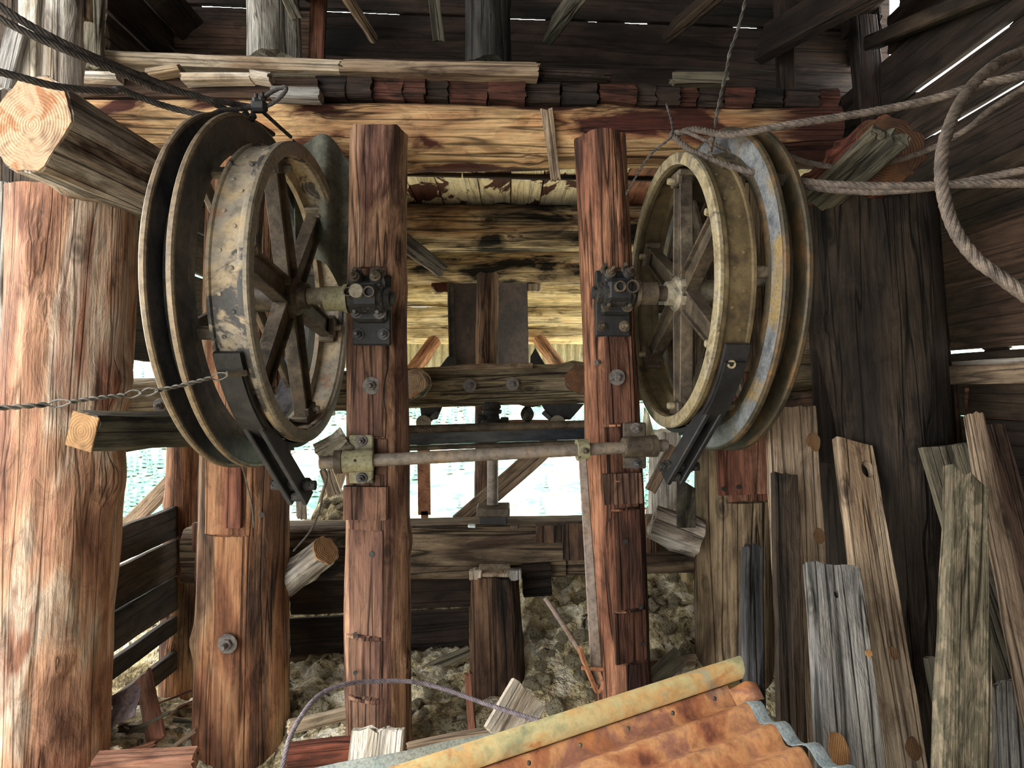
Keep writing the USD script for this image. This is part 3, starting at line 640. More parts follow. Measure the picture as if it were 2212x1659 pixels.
main_right = bolted_post('main_post', A2, B2, .142, .129, 'red_log', 'orange-red log post with dark bearing block beside the hinged iron lever', 3,
    [(s2(720), s2(588), .25, .105), (s2(912), s2(722), .28, .112), (s2(1028), s2(918), .3, .098), (s2(1088), s2(1032), .3, .118), (s2(1300), s2(1092), .3, .116), (s2(1412), s2(1305), .3, .108)],
    [(P(1333, 815, 3.155), .040), (P(1290, 783, 3.16), .016)],
    [(P(1346, 1088, 3.15), P(1343, 1022, 3.15), .19, .03, 'hewn_brown')],
    [(P(1351, 1169, 3.155), .012), (P(1384, 1312, 3.17), .011), (P(1388, 1391, 3.17), .011)],
    n=48, seg=.03, rough=.02, knots=8, hewn='hewn_red')
# outer posts
A3, B3 = P(522, 1700, 3.5), P(538, 365, 3.5)
outer_left = bolted_post('outer_post', A3, B3, .255, .205, 'orange_log', 'thick golden-brown log post standing under the grey wheel, nailed board at its notch', 4,
    [(zt(1138, 3.5) - A3[2], 2.6, -.1, .195)], [(P(492, 1390, 3.245), .05)],
    [(P(503, 1140, 3.275), P(505, 985, 3.28), .085, .03, 'red_board')],
    [(P(523, 1117, 3.295), .012), (P(566, 1112, 3.295), .013)], n=56, seg=.035, rough=.03, knots=9, hewn='hewn_gold')
A4, B4 = P(1590, 1520, 3.72), P(1575, 420, 3.72)
outer_right = bolted_post('outer_post', A4, B4, .222, .205, 'tan_log', 'tan log post with orange hewn face under the brown wheel', 5,
    [(zt(1072, 3.72) - A4[2], 1.9, .2, .17)], [],
    [(P(1605, 1068, 3.535), P(1600, 925, 3.535), .27, .025, 'red_board')], [(P(1583, 955, 3.51), .013), (P(1595, 1052, 3.51), .012), (P(1563, 1056, 3.51), .012)], n=48, rough=.025, knots=5, hewn='red_board')
# huge pale post by the side wall
log_thing('corner_post', P(94, 1705, 3.0), P(160, 426, 3.0), .262, .250, 'pale_rose_log', 'huge pale rosy log post at the light edge of the room', 'post', 6, n=64, rough=.035, knots=10, burrs=[(1.5, 1.45, .12, .045), (1.55, 1.9, .1, .03), (.3, 2.2, .07, .02)])
# log lying on it, cut end to the viewer
log_thing('bearer_log', P(72, 272, 2.5), P(345, 410, 3.2), .180, .170, 'silver_brown_log', 'thick sawn log lying on the pale post, cut face showing growth rings', 'log beam', 7, ends={'a': 'end_pale'}, n=48, rough=.035, oval=1.08, flats=[(0, 2, .25, .145)])
board_thing('edge_board', P(6, 1000, 2.85), P(8, 395, 2.85), .075, .03, 'grey_board', 'weathered grey board standing along the outer side of the huge pale post', 'board', 240)
# dark post on the other side
log_thing('corner_post', P(1950, 1700, 3.1), P(1868, 440, 3.1), .30, .27, 'dark_log', 'broad blackened log post behind the leaning boards', 'post', 8, n=56, rough=.04, knots=8)
log_thing('bearer_log', P(1915, 330, 2.75), P(1760, 440, 3.5), .150, .15, 'red_timber', 'splintered reddish log end resting on the blackened post', 'log beam', 9, ends={'a': 'end_orange'}, n=40, rough=.05)
board_thing('split_slab', P(1925, 292, 2.50), P(1765, 436, 3.0), .15, .05, 'drab_board', 'grey split slab with splintered grain lying against the reddish log end', 'slab', 12, jag=.03)
# side posts and boards beside the dark post
board_thing('upright_timber', P(1790, 1000, 3.0), P(1752, 452, 3.2), .06, .06, 'dark_board', 'narrow dark upright timber along the edge of the blackened post', 'timber', 13)
board_thing('upright_timber', P(2035, 1000, 3.25), P(1990, 420, 3.35), .14, .06, 'dark_board', 'dark upright plank between the blackened post and the plank wall', 'plank', 14)

# ------------------------------------------------------------------ middle and sill beams
T = Thing('middle_beam', P(280, 856, 4.05), 'olive-grey log beam with two washered bolts under the iron hopper', 'log beam')
a, b = P(283, 857, 4.05), P(1757, 812, 4.30)
T.part('trunk', log(length(a, b), .125, .130, 31, rough=.032, knots=14, n=44, flats=[(0, .35, 0, .09)]), 'olive_log', frame(a, b))
T.part('cut_end', sh(disc_end(.11, 31), z=-.008), 'end_brown', frame(a, b))
for px, py in ((1015, 833), (1107, 830), (347, 876)):
    Mb = np.eye(4); Mb[:3, 0], Mb[:3, 1], Mb[:3, 2], Mb[:3, 3] = [1, 0, 0], [0, 0, 1], [0, -1, 0], P(px, py, 4.12 - .13 + (px - 1015) * .00017)
    T.part('bolt', bolt(.042, .022, .04), 'washer_iron', Mb)
board_thing('cover_board', P(976, 795, 4.12), P(1150, 790, 4.12), .10, .035, 'tan_board', 'thin pale board lying flat on top of the olive-grey beam', 'board', 33, face=[0, 0, 1])
log_thing('tie_log', P(888, 828, 3.55), P(902, 828, 3.93), .085, .085, 'joist_log', 'short log tie end showing beside the reddish-brown post', 'log', 34, ends={'a': 'end_pale'}, face=[0, 0, 1])
log_thing('tie_log', P(1253, 818, 3.60), P(1247, 818, 4.03), .082, .08, 'stump_log', 'knobbly log tie end showing beside the orange-red post', 'log', 35, ends={'a': 'end_orange'}, face=[0, 0, 1])
T = Thing('sill_beam', P(950, 1185, 3.95), 'heavy squared sill beam with notched end, greasy black below the pump base', 'log beam')
a, b = P(415, 1192, 3.97), P(1500, 1170, 4.05)
M = frame(a, b)
T.part('trunk', log(length(a, b), .20, .195, 36, rough=.02, knots=10, n=48, seg=.04, flats=[(0, 4, 0, .15), (0, 4, math.pi / 2, .165), (0, 4, -math.pi / 2, .16), (2.28, 4, 0, .118)]), 'sill_log', M)
for (p0, p1, y0, y1, d) in ((418, 448, 1128, 1190, 3.80), (424, 446, 1192, 1255, 3.82), (1216, 1262, 1130, 1208, 3.84), (1157, 1218, 1134, 1170, 3.85), (1395, 1418, 1118, 1192, 3.85)):
    T.part('block', board((y1 - y0) / F * d, (p1 - p0) / F * d, .05, 37, seg=.03, jag=.004, wane=.003), 'hewn_brown' if d < 3.83 else 'stump_log', frame(P((p0 + p1) / 2, y1, d), P((p0 + p1) / 2, y0, d)))
board_thing('shim_block', P(1128, 1250, 3.9), P(1190, 1246, 3.9), .19, .16, 'char_timber', 'dark square shim block hanging under the notched sill beam', 'block', 38)
T = Thing('stub_post', P(1075, 1545, 3.66), 'short dark post with flat capped top standing under the sill beam', 'post')
a, b = P(1078, 1580, 3.66), P(1068, 1236, 3.66)
T.part('trunk', log(length(a, b), .168, .142, 39, rough=.02, knots=4, n=40, flats=[(.1, 2, 0, .12)]), 'stump_log', frame(a, b))
a, b = P(1068, 1236, 3.66), P(1068, 1227, 3.66)
T.part('cap', sh(box(.20, .18, .022), z=.01), 'blond_board', frame(a, b))
for i, (px, m) in enumerate(((1028, 'pale_board'), (1114, 'grey_board'))):
    T.part('wedge', board(.05, .07, .05, 40 + i, jag=.006), m, frame(P(px, 1250, 3.57), P(px, 1232, 3.57)))
# boards shutting the space below the sill
for i, (x0, y0, x1, y1, w, mt, lb) in enumerate([(628, 1290, 1030, 1272, .225, 'dark_board', 'dark board nailed directly under the sill beam'),
        (628, 1375, 1012, 1352, .24, 'dark_board', 'second blackish board below the sill beam, sloping edge'),
        (628, 1402, 752, 1402, .26, 'tan_board', 'paler brown board below the sill beam beside the golden-brown post'),
        (745, 1440, 1012, 1385, .2, 'side_board', 'lowest dark board disappearing into the rock heap')]):
    board_thing('skirt_board', P(x0, y0, 4.22 + .04 * i), P(x1, y1, 4.26 + .04 * i), w, .03, mt, lb, 'board', 43 + i)
board_thing('edge_strip', P(882, 1462, 4.0), P(1015, 1405, 4.05), .06, .03, 'drab_board', 'weathered strip lying slanted on the rock heap under the dark boards', 'board', 48)
# small posts and braces
log_thing('side_post', P(392, 1580, 4.35), P(408, 935, 4.35), .138, .125, 'orange_log', 'slim brown log post between the plank wall and the thick golden-brown post', 'post', 50, rough=.022, knots=6)
log_thing('side_post', P(433, 1560, 4.45), P(434, 1262, 4.45), .07, .068, 'tan_log', 'low grey stub post beside the slim brown post', 'post', 51, ends={'b': 'end_pale'})
T = Thing('cross_timber', P(180, 930, 2.48), 'squared grey timber with a pale sawn end crossing the pale log post', 'timber')
a, b = P(180, 932, 2.52), P(474, 925, 3.30)
T.part('timber', board(length(a, b), .142, .13, 52, jag=.003), 'drab_board', frame(a, b))
T.part('cut_end', sh(box(.128, .138, .008), z=-.004), 'end_brown', frame(a, b))
board_thing('diagonal_brace', P(262, 1150, 4.9), P(372, 1040, 4.9), .115, .06, 'tan_board', 'slanting brown brace seen through the gap in the plank wall', 'brace', 53)
log_thing('drift_brace', P(612, 1262, 3.62), P(704, 1190, 3.45), .085, .078, 'drift_log', 'silvery weathered log stub poking out from behind the golden-brown post', 'log', 54, ends={'b': 'end_brown'})
log_thing('drift_brace', P(1408, 1128, 3.6), P(1510, 1168, 3.55), .085, .095, 'drift_log', 'silvery weathered log lying at the end of the sill beam', 'log', 55, rough=.03)
log_thing('back_post', P(1440, 1320, 4.9), P(1436, 930, 4.9), .135, .12, 'pale_log', 'pale streaked log post far back beneath the brown wheel', 'post', 56, rough=.03)
log_thing('back_post', P(1470, 1300, 4.4), P(1468, 1180, 4.4), .13, .13, 'yellow_log', 'short cream log block standing on the rock heap near the tan post', 'log', 57)
board_thing('diagonal_brace', P(1405, 1060, 4.2), P(1455, 965, 4.2), .07, .05, 'tan_board', 'thin golden brace slanting behind the shaft end', 'brace', 58)
log_thing('back_post', P(1508, 1000, 4.2), P(1500, 420, 4.2), .065, .06, 'stump_log', 'slim reddish pole standing behind the spokes of the brown wheel', 'pole', 59)
board_thing('bracket_timber', P(1640, 884, 3.3), P(1840, 862, 3.2), .12, .10, 'brown_board', 'short dark timber with splintered end above the leaning boards', 'timber', 60, jag=.03)
log_thing('beam_stub', P(1660, 812, 3.75), P(1752, 806, 3.75), .09, .085, 'olive_log', 'grey rounded beam stub beside the brown wheel', 'log', 61)
for i, (p, q, w, mt, lb) in enumerate([
        (P(700, 1110, 5.2), P(735, 1000, 5.2), .14, 'blond_board', 'pale board leaning behind the grey wheel lever'),
        (P(740, 1120, 5.0), P(705, 1015, 5.0), .10, 'blond_board', 'cream split slab leaning crosswise behind the grey wheel lever'),
        (P(652, 1120, 4.9), P(650, 1062, 4.9), .07, 'pale_board', 'short pale post end behind the golden-brown post')]):
    board_thing('back_slab', p, q, w, .04, mt, lb, 'board', 62 + i, jag=.02)

# ------------------------------------------------------------------ iron hopper, bay timbers, outside view pieces
T = Thing('hopper', P(1053, 700, 5.7), 'dark rusty iron hopper box hanging between ceiling log and olive-grey beam', 'hopper')
def quad(p0, p1, p2, p3, t, n=2): return sheet(np.array([[p0, p1], [p3, p2]]), t)
T.part('panel', quad(P(970, 612, 5.6), P(1040, 612, 5.55), P(1040, 800, 5.55), P(974, 800, 5.6), .01), 'hopper_iron')
T.part('panel', quad(P(1060, 612, 5.55), P(1138, 612, 5.75), P(1141, 800, 5.75), P(1060, 800, 5.55), .01), 'hopper_iron')
T.part('panel', quad(P(970, 612, 5.6), P(974, 800, 5.6), P(990, 800, 6.4), P(986, 620, 6.4), .01), 'hopper_iron')
T.part('panel', quad(P(1138, 612, 5.75), P(1141, 800, 5.75), P(1130, 800, 6.5), P(1128, 620, 6.5), .01), 'hopper_iron')
T.part('corner_angle', slab([(-.02, -.02), (.03, -.02), (.03, -.01), (-.01, -.01), (-.01, .03), (-.02, .03)], .76), 'iron_dark', frame(P(976, 802, 5.57), P(972, 612, 5.57)))
for i in range(7): T.part('rivet', cyl(.008, .006, 8, c=.002), 'iron_brown', frame(P(979, 628 + i * 25, 5.555), P(979, 628 + i * 25, 5.4)))
for p in ([(945, 800), (968, 770), (985, 772), (985, 800)], [(1145, 800), (1146, 770), (1156, 752), (1182, 796)]):
    q = [P(x, y, 5.5) for x, y in p]; T.part('bracket', sheet(np.array([[q[0], q[3]], [q[1], q[2]]]), .03), 'iron_black')
log_thing('bay_brace', P(882, 815, 7.6), P(940, 736, 7.95), .085, .08, 'orange_log', 'orange log brace slanting up beside the hopper, near the reddish-brown post', 'brace', 71, rough=.02)
log_thing('bay_brace', P(1222, 815, 7.6), P(1164, 733, 7.95), .08, .08, 'orange_log', 'orange log brace slanting up beside the hopper, near the orange-red post', 'brace', 72, rough=.02)
board_thing('wedge_block', P(952, 632, 6.26), P(950, 596, 6.26), .17, .08, 'cream_board', 'pale wedge block beside the top of the hopper, light and clean', 'block', 73)
board_thing('wedge_block', P(1154, 630, 6.3), P(1154, 596, 6.3), .13, .08, 'blond_board', 'knotty wedge block beside the top corner of the hopper', 'block', 74)
board_thing('loose_batten', P(850, 506, 4.86), P(958, 586, 5.02), .12, .05, 'grey_board', 'grey split batten slanting in front of the ceiling logs', 'batten', 75, jag=.01)
board_thing('loose_batten', P(1181, 238, 3.45), P(1200, 388, 3.475), .066, .03, 'tan_board', 'short brown stick nailed upright on the crossbeam', 'batten', 76, w1=.05, jag=.012)
# rail and pump
T = Thing('rail', P(1070, 940, 3.85), 'dark blue-black steel rail spanning between the two main posts', 'rail')
a, b = P(855, 948, 3.72), P(1290, 934, 3.92)
T.part('web', box(.075, .03, length(a, b), .003), 'rail_iron', frame((a + b) / 2 - (b - a) / 2, b) @ at([0, 0, length(a, b) / 2]) @ np.array([[0, 1, 0, 0], [-1, 0, 0, 0], [0, 0, 1, 0], [0, 0, 0, 1.]]))
T.part('head', cyl(.024, length(a, b), 16), 'iron_brown', frame(a + [0, -.012, .052], b + [0, -.012, .052]))
T.part('foot', box(.115, .022, length(a, b), .004), 'iron_brown', frame((a + b) / 2 - (b - a) / 2 + [0, 0, -.055], b + [0, 0, -.055]) @ at([0, 0, length(a, b) / 2]))
T = Thing('pump_column', P(1063, 1140, 4.0), 'greasy black iron spindle on a block, standing on the sill beam', 'spindle')
bz = P(1066, 1100, 4.0)
T.part('base_block', sh(box(.20, .2, .055), *(P(1066, 1101, 4.0))), 'iron_brown')
T.part('base_foot', sh(box(.17, .17, .09), *(P(1066, 1124, 4.0))), 'iron_black')
T.part('pipe', cyl(.034, .36, 20), 'shaft_iron', at(P(1064, 1090, 4.0)))
T.part('grease_stack', lathe([(0, 0), (.075, 0), (.08, .02), (.075, .05), (.05, .055), (.045, .085), (.06, .09), (.065, .11), (.05, .115), (.06, .13), (.045, .16), (0, .16)], 20), 'grease_iron', at(P(1062, 924, 4.05)))
T.part('clamp', sh(box(.045, .12, .07), *P(1040, 908, 4.07)), 'grease_iron')
T.part('clamp', sh(box(.05, .12, .06), *P(1090, 912, 4.07)), 'grease_iron')
for sx in (-1, 1): T.part('shoe', sh(box(.05, .16, .03), *P(1066 + sx * 45, 1133, 3.97)), 'galvanised' if sx < 0 else 'iron_brown')
log_thing('window_post', P(1048, 1240, 4.6), P(1053, 592, 4.6), .080, .074, 'stump_log', 'brown upright log in front of the iron hopper, reaching down behind the greasy spindle', 'post', 70, rough=.012)
board_thing('diagonal_brace', P(992, 1130, 4.42), P(1200, 948, 4.48), .125, .05, 'tan_board', 'brown plank brace slanting across the bright opening behind the spindle', 'brace', 78)
T = Thing('hanger_strap', P(915, 1000, 4.7), 'flat brown iron strap hanging from the rail in the bright opening', 'strap')
T.part('strap', slab([(-.006, -.045), (.006, -.045), (.006, .045), (-.006, .045)], .54), 'rust_iron', frame(P(917, 1112, 4.7), P(915, 958, 4.7)))
T.part('tongue', slab([(-.006, -.025), (.006, -.025), (.006, .025), (-.006, .025)], .12), 'rust_iron', frame(P(918, 1140, 4.7), P(917, 1100, 4.7)))
T.part('eye', sh(box(.10, .03, .06), *P(914, 952, 4.69)), 'iron_brown')
for i, (px, pts, lb) in enumerate([(915, [(907, 872), (958, 872), (945, 905), (912, 912)], 'black iron gate bracket with roller, on the reddish-brown post side of the opening'),
                                   (1205, [(1168, 872), (1262, 872), (1232, 906), (1190, 908)], 'black iron gate bracket with roller, on the orange-red post side of the opening')]):
    T = Thing('gate_bracket', P(px, 900, 4.3), lb, 'bracket')
    q = [P(x, y, 4.3) for x, y in pts]
    T.part('plate', sheet(np.array([[q[0], q[1]], [q[3], q[2]]]), .02), 'iron_black')
    s = -1 if i else 1
    T.part('strut', box(.03, .03, .20, .004), 'iron_dark', frame(P(px + s * 8, 912, 4.27), P(px + s * 58, 866, 4.27)))
    T.part('roller', sh(cyl(.05, .05, 24, c=.006), z=-.025), 'iron_pale', frame(P(px, 913, 4.25), P(px, 913, 4.0)))
rp = np.array([[P(1139 + 14 * math.sin(v * 3.0) * w, 872 + v * 44, 4.26) + np.array([0, .02 * math.sin(v * 7 + w * 3), 0]) for w in np.linspace(-1, 1, 9)] for v in np.linspace(.03, .97, 12)])
single('rag', sheet(rp, .004), 'rag_dark', None, 'pointed scrap of dark sacking hanging in the bright opening', 'rag')
board_thing('gate_board', P(1090, 917, 4.36), P(1200, 917, 4.36), .06, .03, 'red_board', 'orange board edge above the rail in the bright opening', 'board', 79)

# ================================================================== THE UPPER TIMBERS
board_thing('top_plank', P(226, 132, 3.30), P(742, 150, 3.36), .062, .12, 'blond_board', 'long golden plank lying above the crossbeam', 'plank', 81, jag=.02)
board_thing('top_plank', P(742, 150, 3.36), P(1160, 158, 3.44), .066, .12, 'tan_board', 'greyer continuation plank above the crossbeam ending at the dark upper post', 'plank', 82, jag=.03)
board_thing('top_plank', P(1165, 163, 3.48), P(1310, 168, 3.52), .05, .10, 'char_timber', 'charred short plank end above the crossbeam', 'plank', 83, jag=.04)
board_thing('top_plank', P(1452, 172, 3.56), P(1568, 172, 3.58), .066, .08, 'drab_board', 'weathered grey plank piece above the brown wheel, near the hanging wire', 'plank', 84, jag=.02)
for i, (x0, y0, x1, y1, w, mt, lb) in enumerate([(140, 166, 260, 170, .035, 'pale_board', 'thin bright shingle under the golden plank, nearest the wall'),
        (325, 163, 392, 152, .03, 'blond_board', 'short raised shingle with a stepped end under the golden plank'),
        (400, 172, 545, 171, .034, 'pale_board', 'long pale shingle with nail marks under the golden plank'),
        (545, 166, 585, 172, .045, 'pale_board', 'rounded pale shingle end under the golden plank'),
        (590, 205, 694, 208, .055, 'grey_board', 'silver scalloped slat lying on the crossbeam by the rope knot')]):
    board_thing('shingle', P(x0, y0, 3.24), P(x1, y1, 3.25), w, .10, mt, lb, 'shingle', 85 + i, jag=.008)
board_thing('dark_plank', P(165, 195, 3.30), P(690, 196, 3.38), .10, .08, 'brown_board', 'shadowed brown plank between golden plank and crossbeam', 'plank', 91)
T = Thing('charred_timber', P(1100, 192, 3.5), 'charred blocky timber lying along the top of the crossbeam', 'timber')
rc = random.Random(9); x = 690
while x < 1790:
    w = rc.uniform(38, 92); d = 3.42 + (x - 690) * .0003
    T.part('chunk', board(w / F * d * .97, .115 + rc.uniform(-.012, .012), .10 + rc.uniform(0, .05), int(x), seg=.03, jag=.012, wane=.012), rc.choice(['char_timber', 'char_red', 'char_timber', 'char_red', 'dark_board']), frame(P(x, 192 + (x - 690) * .028, d), P(x + w, 192 + (x + w - 690) * .028, d)))
    x += w
log_thing('upper_post', P(592, 138, 3.62), P(586, -60, 3.62), .148, .135, 'bark_grey_log', 'grey weathered log post standing above the crossbeam', 'post', 93, n=44, rough=.025)
log_thing('upper_post', P(1054, 146, 3.62), P(1050, -60, 3.62), .128, .122, 'black_log', 'blackened log post with pale cracks above the crossbeam', 'post', 94, n=44, rough=.02)
log_thing('upper_post', P(132, 262, 2.95), P(132, -60, 2.95), .092, .090, 'pale_log', 'bleached knotty log post above the sawn log', 'post', 95, n=44, rough=.02)
for i, (p, q, w, mt, lb) in enumerate([
        (P(60, 240, 2.85), P(66, -40, 2.85), .085, 'pale_board', 'bleached board leaning beside the knotty upper post'),
        (P(8, 190, 2.8), P(40, 60, 2.8), .085, 'grey_board', 'silver board end leaning at the edge below the dark cables'),
        (P(185, 42, 3.0), P(185, -40, 3.0), .05, 'blond_board', 'short cream board end hanging beside the bleached upper post'),
        (P(198, 150, 3.2), P(200, -30, 3.2), .11, 'drab_board', 'dull grey board behind the bleached upper post'),
        (P(236, 130, 3.9), P(244, -30, 3.9), .06, 'tan_board', 'narrow upright board high on the dark plank wall'),
        (P(268, 130, 3.95), P(268, -30, 3.95), .12, 'dark_board', 'dark wide upright board high on the dark plank wall'),
        (P(683, 140, 3.75), P(690, -30, 3.75), .09, 'red_board', 'orange-patched upright board beside the grey upper post'),
        (P(640, 40, 3.5), P(610, -30, 3.4), .06, 'drab_board', 'grey stick slanting across the grey upper post'),
        (P(808, 84, 3.7), P(728, -40, 3.3), .05, 'tan_board', 'thin pointed stick slanting down from the roof'),
        (P(948, 88, 3.8), P(935, -30, 3.7), .065, 'drab_board', 'round-ended grey stick hanging from the roof by the blackened post'),
        (P(412, 62, 3.9), P(330, -30, 3.3), .17, 'dark_board', 'dark wide rafter board slanting down in front of the upper wall')]):
    board_thing('upper_board', p, q, w, .035, mt, lb, 'board', 96 + i, jag=.01)
for i, (p, q, w, t, mt, lb) in enumerate([
        (P(1192, 66, 3.9), P(1330, -120, 3.0), .17, .06, 'drab_board', 'grey sawn rafter ending above the crossbeam middle'),
        (P(1448, 70, 4.0), P(1640, -90, 3.1), .14, .06, 'side_board', 'long grey rafter crossing toward the plank wall'),
        (P(1650, 95, 4.1), P(1980, -90, 3.1), .24, .08, 'dark_board', 'broad dark rafter under the bright roof hole'),
        (P(1885, 92, 3.9), P(2170, -30, 2.9), .10, .08, 'side_board', 'pale-edged rafter right below the bright roof hole'),
        (P(690, -10, 4.0), P(640, -60, 3.0), .15, .06, 'dark_board', 'shadowed rafter at the roof above the grey upper post')]):
    board_thing('rafter', p, q, w, t, mt, lb, 'rafter', 110 + i, jag=.01)
board_thing('wall_stud', P(1700, 240, 4.2), P(1690, -40, 4.25), .10, .08, 'dark_board', 'dark stud against the upper plank wall', 'stud', 120)
board_thing('wall_stud', P(1888, 330, 4.0), P(1862, 40, 4.05), .16, .08, 'dark_board', 'blackish wide stud hanging below the bright roof hole', 'stud', 121)

# ================================================================== THE TWO BRAKE WHEELS
def arc_strip(r0, r1, x0, x1, a0, a1, n=60):
    """Band round the wheel axis (local x), angle from the near side (-y) turning down."""
    ca = np.linspace(a0, a1, n); ring = []
    for r, x in ((r0, x0), (r0, x1), (r1, x1), (r1, x0)):
        ring.append(np.stack([np.full(n, x), -r * np.cos(ca), -r * np.sin(ca)], 1))
    v = np.stack(ring, 1).reshape(-1, 3); f = grid_faces(n, 4)
    k = (n - 1) * 4
    return v, np.vstack([f, [[0, 2, 1], [0, 3, 2], [k, k + 1, k + 2], [k, k + 2, k + 3]]])
RX = np.array([[0, 0, 1, 0], [0, 1, 0, 0], [-1, 0, 0, 0], [0, 0, 0, 1.]])      # lathe axis z -> wheel axis x
def ring(prof, n=120):                                                         # prof: (radius, x)
    v, f = lathe([(r, x) for r, x in prof], n, closed=True)
    return mv((v, f), RX)
def wheel(name, M, mirror, label, mats, turn, band_label):
    S = np.diag([-1.0 if mirror else 1.0, 1, 1, 1])
    fx = lambda m: mv(m, S)
    T = Thing(name, M[:3, 3], label, 'wheel')
    R = T.part('brake_drum', fx(ring([(.560, -.062), (.622, -.066), (.632, -.062), (.632, -.050), (.622, -.046), (.622, .048), (.636, .050), (.638, .058), (.636, .072), (.628, .076), (.585, .076), (.580, .070), (.580, .052), (.596, .044), (.596, -.030), (.560, -.040)])), mats['drum'], M)
    T.part('drum_lip', fx(ring([(.586, .0765), (.632, .0765), (.639, .070), (.639, .084), (.633, .090), (.600, .091), (.586, .088)])), mats['lip'], M, under=R)
    rv = []
    for k in range(26):
        a = k * 2 * math.pi / 26
        for xx in (-.018, .026):
            m = sh(cyl(.0085, .005, 8, c=.002), z=.6215)
            rot = np.eye(4); c, s = math.cos(a + (.1 if xx > 0 else 0)), math.sin(a + (.1 if xx > 0 else 0)); rot[1:3, 1:3] = [[c, -s], [s, c]]
            rv.append(sh(mv(m, rot), x=xx))
    T.part('rivets', fx(join(*rv)), mats['drum'], M, under=R, kind='stuff')
    SR = T.part('sheave_rim', fx(ring([(.640, -.205), (.645, -.200), (.642, -.115), (.630, -.112), (.600, -.112), (.600, -.205)])), mats['groove'], M)
    for x, fm in ((-.124, mats['flange']), (-.214, mats['outer'])):
        T.part('flange', fx(ring([(.600, x - .009), (.722, x - .009), (.730, x - .012), (.740, x - .009), (.744, x), (.740, x + .009), (.730, x + .012), (.722, x + .009), (.600, x + .009)])), fm, M, under=SR)
        T.part('flange_edge', fx(ring([(.733, x - .013), (.742, x - .013), (.7475, x - .007), (.7475, x + .007), (.742, x + .013), (.733, x + .013)])), mats['edge'], M, under=SR)
    HB = T.part('hub', fx(mv(lathe([(0, -.23), (.062, -.23), (.068, -.22), (.068, -.06), (.085, -.05), (.085, .035), (.075, .045), (.062, .05), (.056, .085), (0, .085)], 36), RX)), mats['hub'], M)
    T.part('axle', fx(mv(cyl(.037, .62, 28), at([0, 0, 0]) @ RX @ at([0, 0, -.34]))), mats['axle'], M)
    for k in range(6):
        a = turn + k * math.pi / 3; c, s = math.cos(a), math.sin(a)
        rot = np.eye(4); rot[1:3, 1:3] = [[c, -s], [s, c]]
        # spoke: web with two raised edges, tapering outward, ending in a bolted foot
        L0, L1 = .055, .575
        def taper(m, w0, w1):
            v = np.array(m[0]); t = (v[:, 2] - L0) / (L1 - L0); v[:, 1] *= w0 + (w1 - w0) * t; return v, m[1]
        def bx(y, x, t_, wx):
            m = box(wx, t_, L1 - L0, .003); return sh(m, x=x, y=y, z=(L0 + L1) / 2)
        web = taper(sh(box(.022, .085, L1 - L0, .003), z=(L0 + L1) / 2), 1.15, .85)
        e1 = taper(bx(.046, 0, .012, .062), 1.15, .85); e2 = taper(bx(-.046, 0, .012, .062), 1.15, .85)
        SP = T.part('spoke', fx(mv(join(web, e1, e2), rot)), mats['spoke'], M)
        T.part('spoke_foot', fx(mv(join(sh(box(.085, .14, .03, .008), z=.565), sh(box(.03, .10, .06, .006), x=.03, z=.545)), rot)), mats['spoke'], M, under=SP)
        nut = mv(hexnut(.017, .03), rot @ np.array([[0, 0, 1, .045], [0, 1, 0, .0], [-1, 0, 0, .535], [0, 0, 0, 1.]]))
        T.part('nut', fx(nut), mats['lip'], M, under=SP)
        rot2 = np.eye(4); c, s = math.cos(a + .52), math.sin(a + .52); rot2[1:3, 1:3] = [[c, -s], [s, c]]
        T.part('sheave_spoke', fx(mv(sh(box(.03, .055, .55, .006), x=-.165, z=.335), rot2)), mats['spoke'], M)
        T.part('drum_bracket', fx(mv(sh(box(.06, .045, .03, .006), x=-.088, z=.607), rot2)), mats['spoke'], M)
    B_ = Thing('brake_band', M[:3, 3], band_label, 'brake band')
    bandm = 'iron_black'
    BP = B_.part('band', fx(arc_strip(.642, .662, -.052, .044, math.radians(25), math.radians(112))), bandm, M)
    B_.part('backing', fx(arc_strip(.662, .674, -.046, .038, math.radians(31), math.radians(86))), bandm, M)
    def armbar(p, q, x0, w, t): return mv(box(t, w, length(p, q), .004), frame(p, q, [1, 0, 0]) @ at([0, 0, length(p, q) / 2]))
    for dx in (-.03, .03):
        p, q = np.array([dx - .02, -.36, -.50]), np.array([dx + .115, -.18, -.86])
        B_.part('arm', fx(armbar(p, q, 0, .085, .022)), bandm, M)
    B_.part('clevis', fx(sh(join(box(.10, .07, .05, .01), sh(box(.05, .10, .035, .01), z=-.045, x=.01)), x=.10, y=-.18, z=-.80)), 'grease_iron', M)
    B_.part('pin', fx(sh(mv(cyl(.02, .18, 14), RX), x=.0, y=-.2, z=-.80)), 'grease_iron', M)
    return T, B_
ML = at([-.979, 2.85, 1.986], math.radians(-1.0))
WL, BL = wheel('brake_sheave', ML, False, 'large spoked iron brake wheel with dark double flange and cream-painted drum', dict(drum='drum_paint', lip='lip_grey', groove='iron_dark', flange='iron_dark', outer='iron_dark', edge='iron_edge', hub='iron_brown', axle='iron_pale', spoke='iron_brown'), .35,
               'black iron brake band hugging the lower rim of the cream-painted wheel')
MR = at([.817, 3.1, 2.031], math.radians(5.2))
WR, BR = wheel('brake_sheave', MR, True, 'large spoked iron brake wheel with brown drum and blue-grey flange', dict(drum='drum_brown', lip='lip_cream', groove='sheave_rust', flange='sheave_blue', outer='sheave_rust', edge='sheave_rust', hub='iron_pale', axle='iron_brown', spoke='iron_brown'), .0,
               'black iron brake band hugging the lower rim of the brown wheel')
